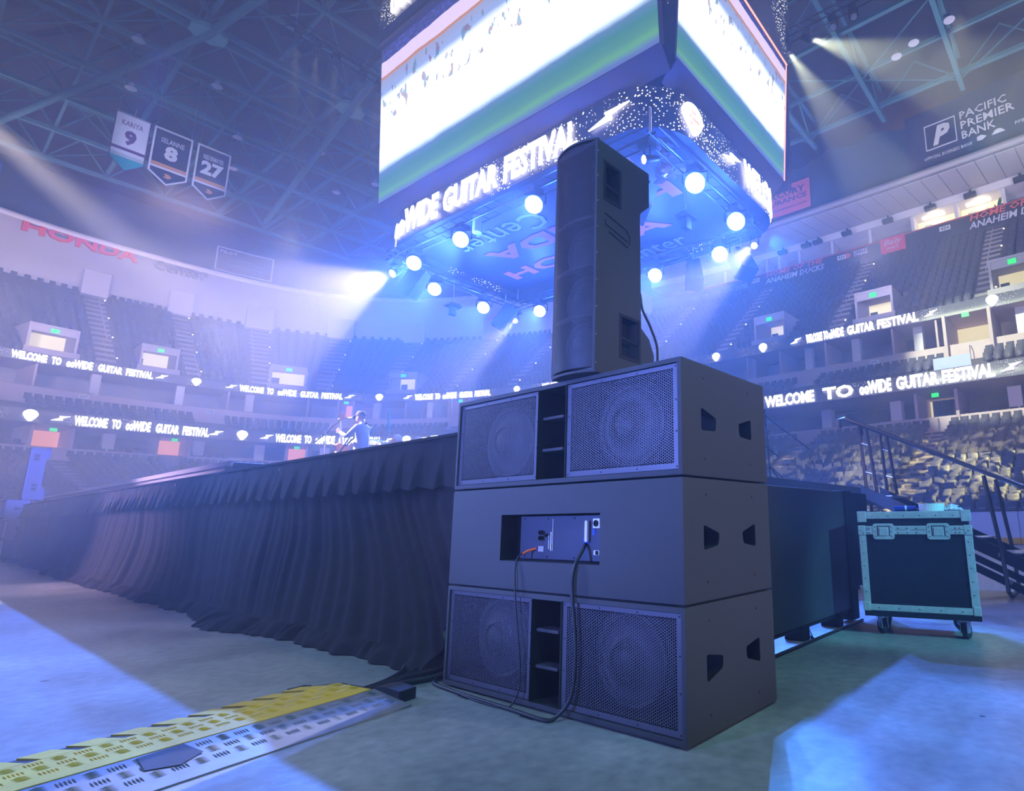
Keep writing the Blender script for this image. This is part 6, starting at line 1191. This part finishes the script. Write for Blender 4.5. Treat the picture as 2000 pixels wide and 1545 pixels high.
# local x runs away from the stage, local y = towards the camera side negative
Ls = 1.95; mb = MB(); mb.prism([(0, .0), (0, .008), (-.30, .052), (-.30, 0)], 0, 0.0, Ls); mb.build('near_slope', M['ramp'], rp); mb = MB(); mb.prism([(-.86, .0), (-.86, .008), (-.60, .052), (-.60, 0)], 0, .02, Ls); mb.build('far_slope', M['rubber'], rp)
mb = MB(); mb.bbox(.02, Ls, -.60, -.30, .045, .056, .003); lid = mb.build('yellow_lid', M['yellow'], rp); mb = MB(); mb.prism([(-.80, .012), (-.80, .022), (-.60, .056), (-.60, .045)], 0, .06, Ls); 
k = 0
for i in range(13): mb = MB(); mb.prism([(-.84, .010), (-.84, .020), (-.60, .056), (-.60, .046)], 0, .08 + i * .15, .08 + i * .15 + .105); mb.build('lid_tooth', M['yellow'], rp)
mb = MB(); mb.prism([(-.86, 0), (-.86, .01), (-.93, .004), (-.93, 0)], 0, .0, .10); mb.build('end_tab', M['rubber'], rp); mb = MB(); mb.prism([(-.10, 0), (-.10, .06), (-.22, .07), (-.30, .06), (-.30, 0)], 0, -.11, .0); mb.build('end_link', M['rubber'], rp)
mb = MB(); mb.box(-.02, .02, -.60, -.30, 0, .045); mb.build('end_channel', M['dark'], rp)
def bars(y0, y1, z_of, nm, mt):
    mb = MB(); r = 0
    for j in range(int((y1 - y0) / .072)):
        for i in range(int(Ls / .072)):
            cx, cy_ = .05 + i * .072, y0 + .04 + j * .072
            for q in range(5):
                u = (q - 2) * .0115
                if (i + j) % 2: c0, c1 = (cx + u, cy_ - .024), (cx + u, cy_ + .024)
                else: c0, c1 = (cx - .024, cy_ + u), (cx + .024, cy_ + u)
                w_ = .0028; dx, dy = (w_, 0) if (i + j) % 2 else (0, w_); z0, z1 = z_of(c0[1]), z_of(c1[1]); mx_, my_ = (c0[0] + c1[0]) / 2, (c0[1] + c1[1]) / 2; zm = z_of(my_) + .004
                mb.add([(c0[0], c0[1], z0), (mx_ + dx, my_ + dy, z_of(my_) + .0005), (c1[0], c1[1], z1), (mx_ - dx, my_ - dy, z_of(my_) + .0005), (mx_, my_, zm)], [(0, 1, 4), (1, 2, 4), (2, 3, 4), (3, 0, 4)])
    o = mb.build(nm, mt, rp); o['kind'] = 'stuff'; return o
bars(-.292, -.012, lambda y: .008 + (-y) * .1467 + .0005, 'tread_bars', M['ramp']); bars(-.59, -.31, lambda y: .0565, 'lid_tread_bars', M['yellow'])
mb = MB(); mb.add([(.90, -.29, .0545), (1.06, -.28, .0525), (1.08, -.16, .0355), (.98, -.12, .030), (.88, -.17, .037)], [(0, 1, 2, 3, 4)]); mb.build('tape_patch', M['rubber'], rp)
for i, (pts, l) in enumerate((([(1.80, 3.48, .03), (1.95, 3.56, .022), (2.14, 3.70, .02), (2.30, 3.90, .02), (2.45, 4.05, .02), (2.75, 4.2, .02)], 'thick black cable on the floor, uppermost of the bunch going under the skirt'), ([(1.78, 3.45, .03), (1.98, 3.53, .022), (2.20, 3.66, .02), (2.38, 3.84, .02), (2.52, 3.98, .02), (2.8, 4.1, .02)], 'thick black cable on the floor, second of the bunch going under the skirt'),
        ([(1.76, 3.42, .03), (1.94, 3.50, .022), (2.12, 3.58, .02), (2.25, 3.585, .02), (2.45, 3.62, .02), (2.8, 3.7, .02)], 'thick black cable on the floor leading behind the stack, upper one'), ([(1.76, 3.38, .03), (1.92, 3.44, .022), (2.05, 3.46, .02), (2.2, 3.43, .02), (2.4, 3.42, .02), (2.8, 3.5, .02)], 'thick black cable on the floor leading behind the stack, lower one'))): cable('floor_cable', pts, .019, M['cable'], l)

# ------------------------------------------------------------------ black board, flight case, steps
bp = thing('black_board', 'tall smooth black board standing behind the stack on a low floor rail', 'panel')
mb = MB(); mb.bbox(3.25, 5.62, 2.05, 2.09, .12, 1.205, .006); mb.build('board', M['panel'], bp); mb = MB(); mb.bbox(5.62, 5.80, 2.03, 2.15, .02, 1.22, .008); mb.bbox(5.86, 6.35, 2.06, 2.12, .30, 1.21, .008); mb.build('end_post', M['plyblack'], bp)
mb = MB(); mb.tube([(3.2, 1.99, .012), (5.75, 1.99, .012)], .014, 6); mb.tube([(3.2, 2.5, .06), (5.8, 2.5, .06)], .014, 6); mb.tube([(4.6, 2.0, .02), (5.7, 2.6, .05)], .012, 6); mb.tube([(3.2, 2.08, .10), (5.8, 2.08, .10)], .016, 6); mb.build('floor_rail', M['blackmetal'], bp)
for x in (3.6, 4.55, 5.3): mb = MB(); mb.bbox(x, x + .12, 2.05, 2.22, .0, .13, .01); mb.build('foot', M['plyblack'], bp)
CA = math.radians(-78.74); CWd, CHt = .8606, 1.01
fc = thing('flight_case', 'black road case on castors with worn aluminium edges and two latches', 'case', (5.104, 1.742, 0), CA); D_ = .62; z0 = .155
mb = MB(); mb.box(.012, CWd - .012, .012, D_ - .012, z0 + .01, .835); mb.build('body_panel', M['plyblack'], fc); mb = MB(); mb.box(.012, CWd - .012, .012, D_ - .012, .862, 1.0); mb.build('lid_panel', M['plyblack'], fc)
def ext(name, bxs): mb = MB(); [mb.bbox(*b_, .002) for b_ in bxs]; return mb.build(name, M['alu'], fc)
ed = .055; e3 = .003
ext('edge_strip', [(0, ed, -e3, .01, z0 + .03, .83), (0 - e3, .01, 0, ed, z0 + .03, .83)]); ext('edge_strip', [(CWd - ed, CWd, -e3, .01, z0 + .03, .83), (CWd - .01, CWd + e3, 0, ed, z0 + .03, .83)])
ext('edge_strip', [(.0, CWd, -e3, .01, z0 + .045, z0 + .095)]); ext('edge_strip', [(.05, CWd - .05, -e3, .01, .945, .998), (.05, CWd - .05, 0, ed, .995, 1.003)]); ext('edge_strip', [(0, ed, .05, D_ - .05, .995, 1.003)]); ext('edge_strip', [(CWd - ed, CWd, .05, D_ - .05, .995, 1.003)]); ext('edge_strip', [(.05, CWd - .05, D_ - ed, D_, .995, 1.003)])
ext('lid_channel', [(.03, CWd - .03, -.007, .008, .852, .885)]); ext('body_channel', [(.03, CWd - .03, -.007, .008, .815, .849)])
mb = MB(); mb.box(0, CWd + .004, -.004, D_, z0, z0 + .045); mb.build('base_board', M['plyblack'], fc)
for cx in (0, CWd):
    sx = 1 if cx == 0 else -1
    for zz, r in ((.965, .048), (.85, .04), (z0 + .075, .035)): mb = MB(); mb.bbox(min(cx - sx * .006, cx + sx * r * 1.4), max(cx - sx * .006, cx + sx * r * 1.4), -.009, .05, zz - r, min(1.008, zz + r), .006); mb.build('corner_cap', M['alu'], fc)
def latch(x0):
    l = MB(); pts = round_poly([(x0, .775), (x0 + .17, .775), (x0 + .17, .905), (x0, .905)], .025, 4)
    l.prism(pts, 1, -.010, -.004); l = l.build('latch', M['alu'], fc); m2 = MB()
    for a in ((x0 + .035, x0 + .135, .880, .886), (x0 + .035, x0 + .041, .80, .886), (x0 + .129, x0 + .135, .80, .886)): m2.box(a[0], a[1], -.0115, -.009, a[2], a[3])
    m2.build('latch_shade', M['dark'], l); m2 = MB(); m2.bbox(x0 + .05, x0 + .12, -.016, -.010, .805, .868, .003); m2.build('latch_flap', M['alu'], l)  # raised dark strips stand in for shade around the flap
latch(.115); latch(.535)
rivet = MB(); ell(rivet, (0, 0, 0), (.0065, .004, .0065), 8); rvm = rivet.mesh('rivet'); rvm.materials.append(M['steel'])
R_ = [(.027, z) for z in np.linspace(.25, .76, 6)] + [(CWd - .027, z) for z in np.linspace(.25, .76, 6)] + [(x, z0 + .07) for x in np.linspace(.12, .74, 5)] + [(x, .97) for x in np.linspace(.12, .74, 6)] + [(x, z) for x in (.07, .09, .32, .39, .46, .75, .78) for z in (.832, .868)] + [(.03, .965), (.05, .94), (CWd - .03, .965), (.02, .85), (.04, .83), (CWd - .02, .85), (CWd - .04, .83)]
R_ += [(x0 + a, b) for x0 in (.115, .535) for a in (.02, .15) for b in (.80, .84, .88)]
for a, b in R_: link('rivet', rvm, None, fc, (a, -.011 if b > .77 and b < .91 else -.005, b))
for x, y, a in ((.13, .10, .5), (.74, .10, -.35), (.13, .52, .2), (.74, .52, .9)):
    cs_ = MB(); cs_.bbox(-.05, .05, -.05, .05, .142, .155, .003); T = Matrix.Rotation(a, 4, 'Z'); cs_.bbox(-.028, -.022, -.03, .05, .05, .145, .002, T); cs_.bbox(.022, .028, -.03, .05, .05, .145, .002, T); cs_ = cs_.build('castor', M['steel'], fc, (x, y, 0)); wm = MB(); wm.lathe([(.02, -.02), (.055, -.02), (.062, -.012), (.062, .012), (.055, .02), (.02, .02)], 24, T @ Matrix.Translation((0, .035, .062)) @ Matrix.Rotation(PI / 2, 4, 'Y')); wm.build('wheel', M['rubber'], cs_); wm = MB(); wm.lathe([(0, -.03), (.02, -.024), (.02, .024), (0, .03)], 14, T @ Matrix.Translation((0, .035, .062)) @ Matrix.Rotation(PI / 2, 4, 'Y')); wm.build('hub', M['steel'], cs_)
def oncase(a, b_, z): c, s = math.cos(CA), math.sin(CA); return (5.104 + c * a - s * b_, 1.742 + s * a + c * b_, z)
t = thing('bottle', 'blue tube shaped bottle with a white band lying on the case lid', 'bottle', oncase(.29, .12, 1.028), CA + .06); mb = MB(); mb.tube([(0, 0, 0), (.13, 0, 0)], .023, 12); mb.build('bottle_body', M['bluecan'], t); mb = MB(); mb.tube([(.085, 0, 0), (.10, 0, 0)], .0245, 12); mb.build('white_band', M['label'], t); mb = MB(); mb.tube([(.13, 0, 0), (.175, 0, 0)], .021, 12); mb.build('cap', M['bluecan'], t)
t = thing('tape_roll', 'wide pale roll of tape lying on the case lid', 'tape roll', oncase(.585, .14, 1.003)); mb = MB(); mb.lathe([(.055, 0), (.10, 0), (.10, .062), (.055, .062), (.055, 0)], 28); mb.build('roll', M['tape'], t)
o = MB(); rnd = random.Random(3); vs = []
for i in range(60): a = rnd.uniform(0, 2 * PI); r = rnd.uniform(.1, 1); vs.append(Vector((r * .10 * math.cos(a), r * .05 * math.sin(a), rnd.uniform(0, .06) * (1.2 - r))))
for i in range(70): a, b_, c = rnd.sample(vs, 3); (o.add([a, b_, c], [(0, 1, 2)]) if (a - b_).length < .09 and (b_ - c).length < .09 else None)
o = o.build('crumpled_paper', M['tissue'], None, oncase(.74, .12, 1.006), (0, 0, CA)); tag(o, 'crumpled white paper strips beside the tape roll on the case', 'paper')
# steps with handrails
ld = thing('stage_landing', 'small black landing platform at the head of the steps', 'platform'); mb = MB(); mb.box(8.2, 9.25, 2.78, 3.88, 1.15, 1.27); mb.build('deck', M['stage'], ld); mb = MB()
for x in (8.3, 9.15):
    for y in (2.9, 3.8): mb = MB(); mb.tube([(x, y, 0), (x, y, 1.15)], .025, 6); mb.build('leg', M['blackmetal'], ld)
sp = thing('stage_steps', 'black steel stage steps with grey treads and long handrails behind the case', 'steps'); sl = .51
for x in (8.28, 9.15):
    mb = MB(); 
    for a, z_, h in ((2.75, 1.28, .16), ): mb.prism([(2.75, 1.25), (2.75, 1.42), (.35, 1.42 - 2.4 * sl), (.35, 1.25 - 2.4 * sl)], 0, x - .02, x + .02)
    mb.prism([(2.75, .98), (2.75, 1.08), (.75, 1.08 - 2.0 * sl), (.75, .98 - 2.0 * sl)], 0, x - .015, x + .015); mb.build('stringer', M['blackmetal'], sp)
for i in range(7): y = 2.6 - i * .36; z = 1.26 - i * .36 * sl; mb = MB(); mb.bbox(8.30, 9.13, y - .26, y, z - .02, z, .004); mb.build('tread', M['tread'], sp)
mb = MB()
for y, z in ((1.5, .72), (1.12, .50), (1.5, .40), (1.05, .19), (.8, .08)): ell(mb, (8.25, y, z), (.012, .03, .03), 8)
mb.build('bolt_heads', M['steel'], sp)
for x, l in ((8.24, 'near'), (9.2, 'far')):
    mb = MB(); k_ = (x - 8.24); y0 = 1.14; mb.tube([(x, 2.98, 2.24), (x, 2.98, 2.36), (x, 2.90, 2.37), (x, 2.62, 2.235), (x, .35, 2.235 - 2.27 * sl)], .030, 10); mb.build('handrail', M['chrome'], sp)
    mb = MB(); mb.tube([(x, 1.20, 1.46), (x, 1.10, .55), (x, 1.08, .08), (x + .06, 1.06, .02), (x + .30, 1.02, .06)], .026, 10); mb.build('loop_post', M['chrome'], sp); mb = MB(); mb.tube([(x, 2.66, 1.36), (x, 2.70, 2.26)], .024, 8); mb.tube([(x, 2.52, 1.30), (x, 2.60, 2.2)], .024, 8); mb.tube([(x, 2.53, 1.55), (x, 2.68, 1.60)], .014, 6); mb.tube([(x, 2.56, 1.95), (x, 2.69, 2.0)], .014, 6); mb.build('rail_post', M['chrome'], sp)
# rails and instruments standing on the dark stage end left of the steps
k = 0
for y in (4.1, 4.7, 5.6):
    k += 1; t = thing('instrument_stand', 'thin black slanted stand behind the upper subwoofer, %s from the right' % nth(k), 'stand', (8.2, y, 1.56 if y > 3.9 else 1.27)); mb = MB(); mb.tube([(0, 0, 0), (0, .05, 1.1)], .014, 6); mb.tube([(0, .05, 1.0), (.1, -.7, .35)], .010, 6); mb.build('pole', M['blackmetal'], t); mb = MB()
    for a in (0, 2.1, 4.2): mb.tube([(0, 0, .2), (.3 * math.cos(a), .3 * math.sin(a), .005)], .01, 5)
    mb.build('tripod', M['blackmetal'], t)

# ------------------------------------------------------------------ haze in the air
hz = MB(); hz.box(-50, 55, -40, 78, -0.05, 36.3); hz = hz.build('haze', None)
hm = bpy.data.materials.new('theatrical_haze'); hm.use_nodes = True; nt = hm.node_tree; nt.nodes.clear(); out = nt.nodes.new('ShaderNodeOutputMaterial'); vs_ = nt.nodes.new('ShaderNodeVolumeScatter'); vs_.inputs['Density'].default_value = 0.008; vs_.inputs['Anisotropy'].default_value = 0.4; vs_.inputs['Color'].default_value = (1, 1, 1, 1); nt.links.new(vs_.outputs[0], out.inputs['Volume'])
hz.data.materials.append(hm); hm.cycles.homogeneous_volume = True; tag(hz, 'thin theatrical haze hanging in the air of the whole arena', 'haze', None, 'stuff')
hz.display_type = 'WIRE'
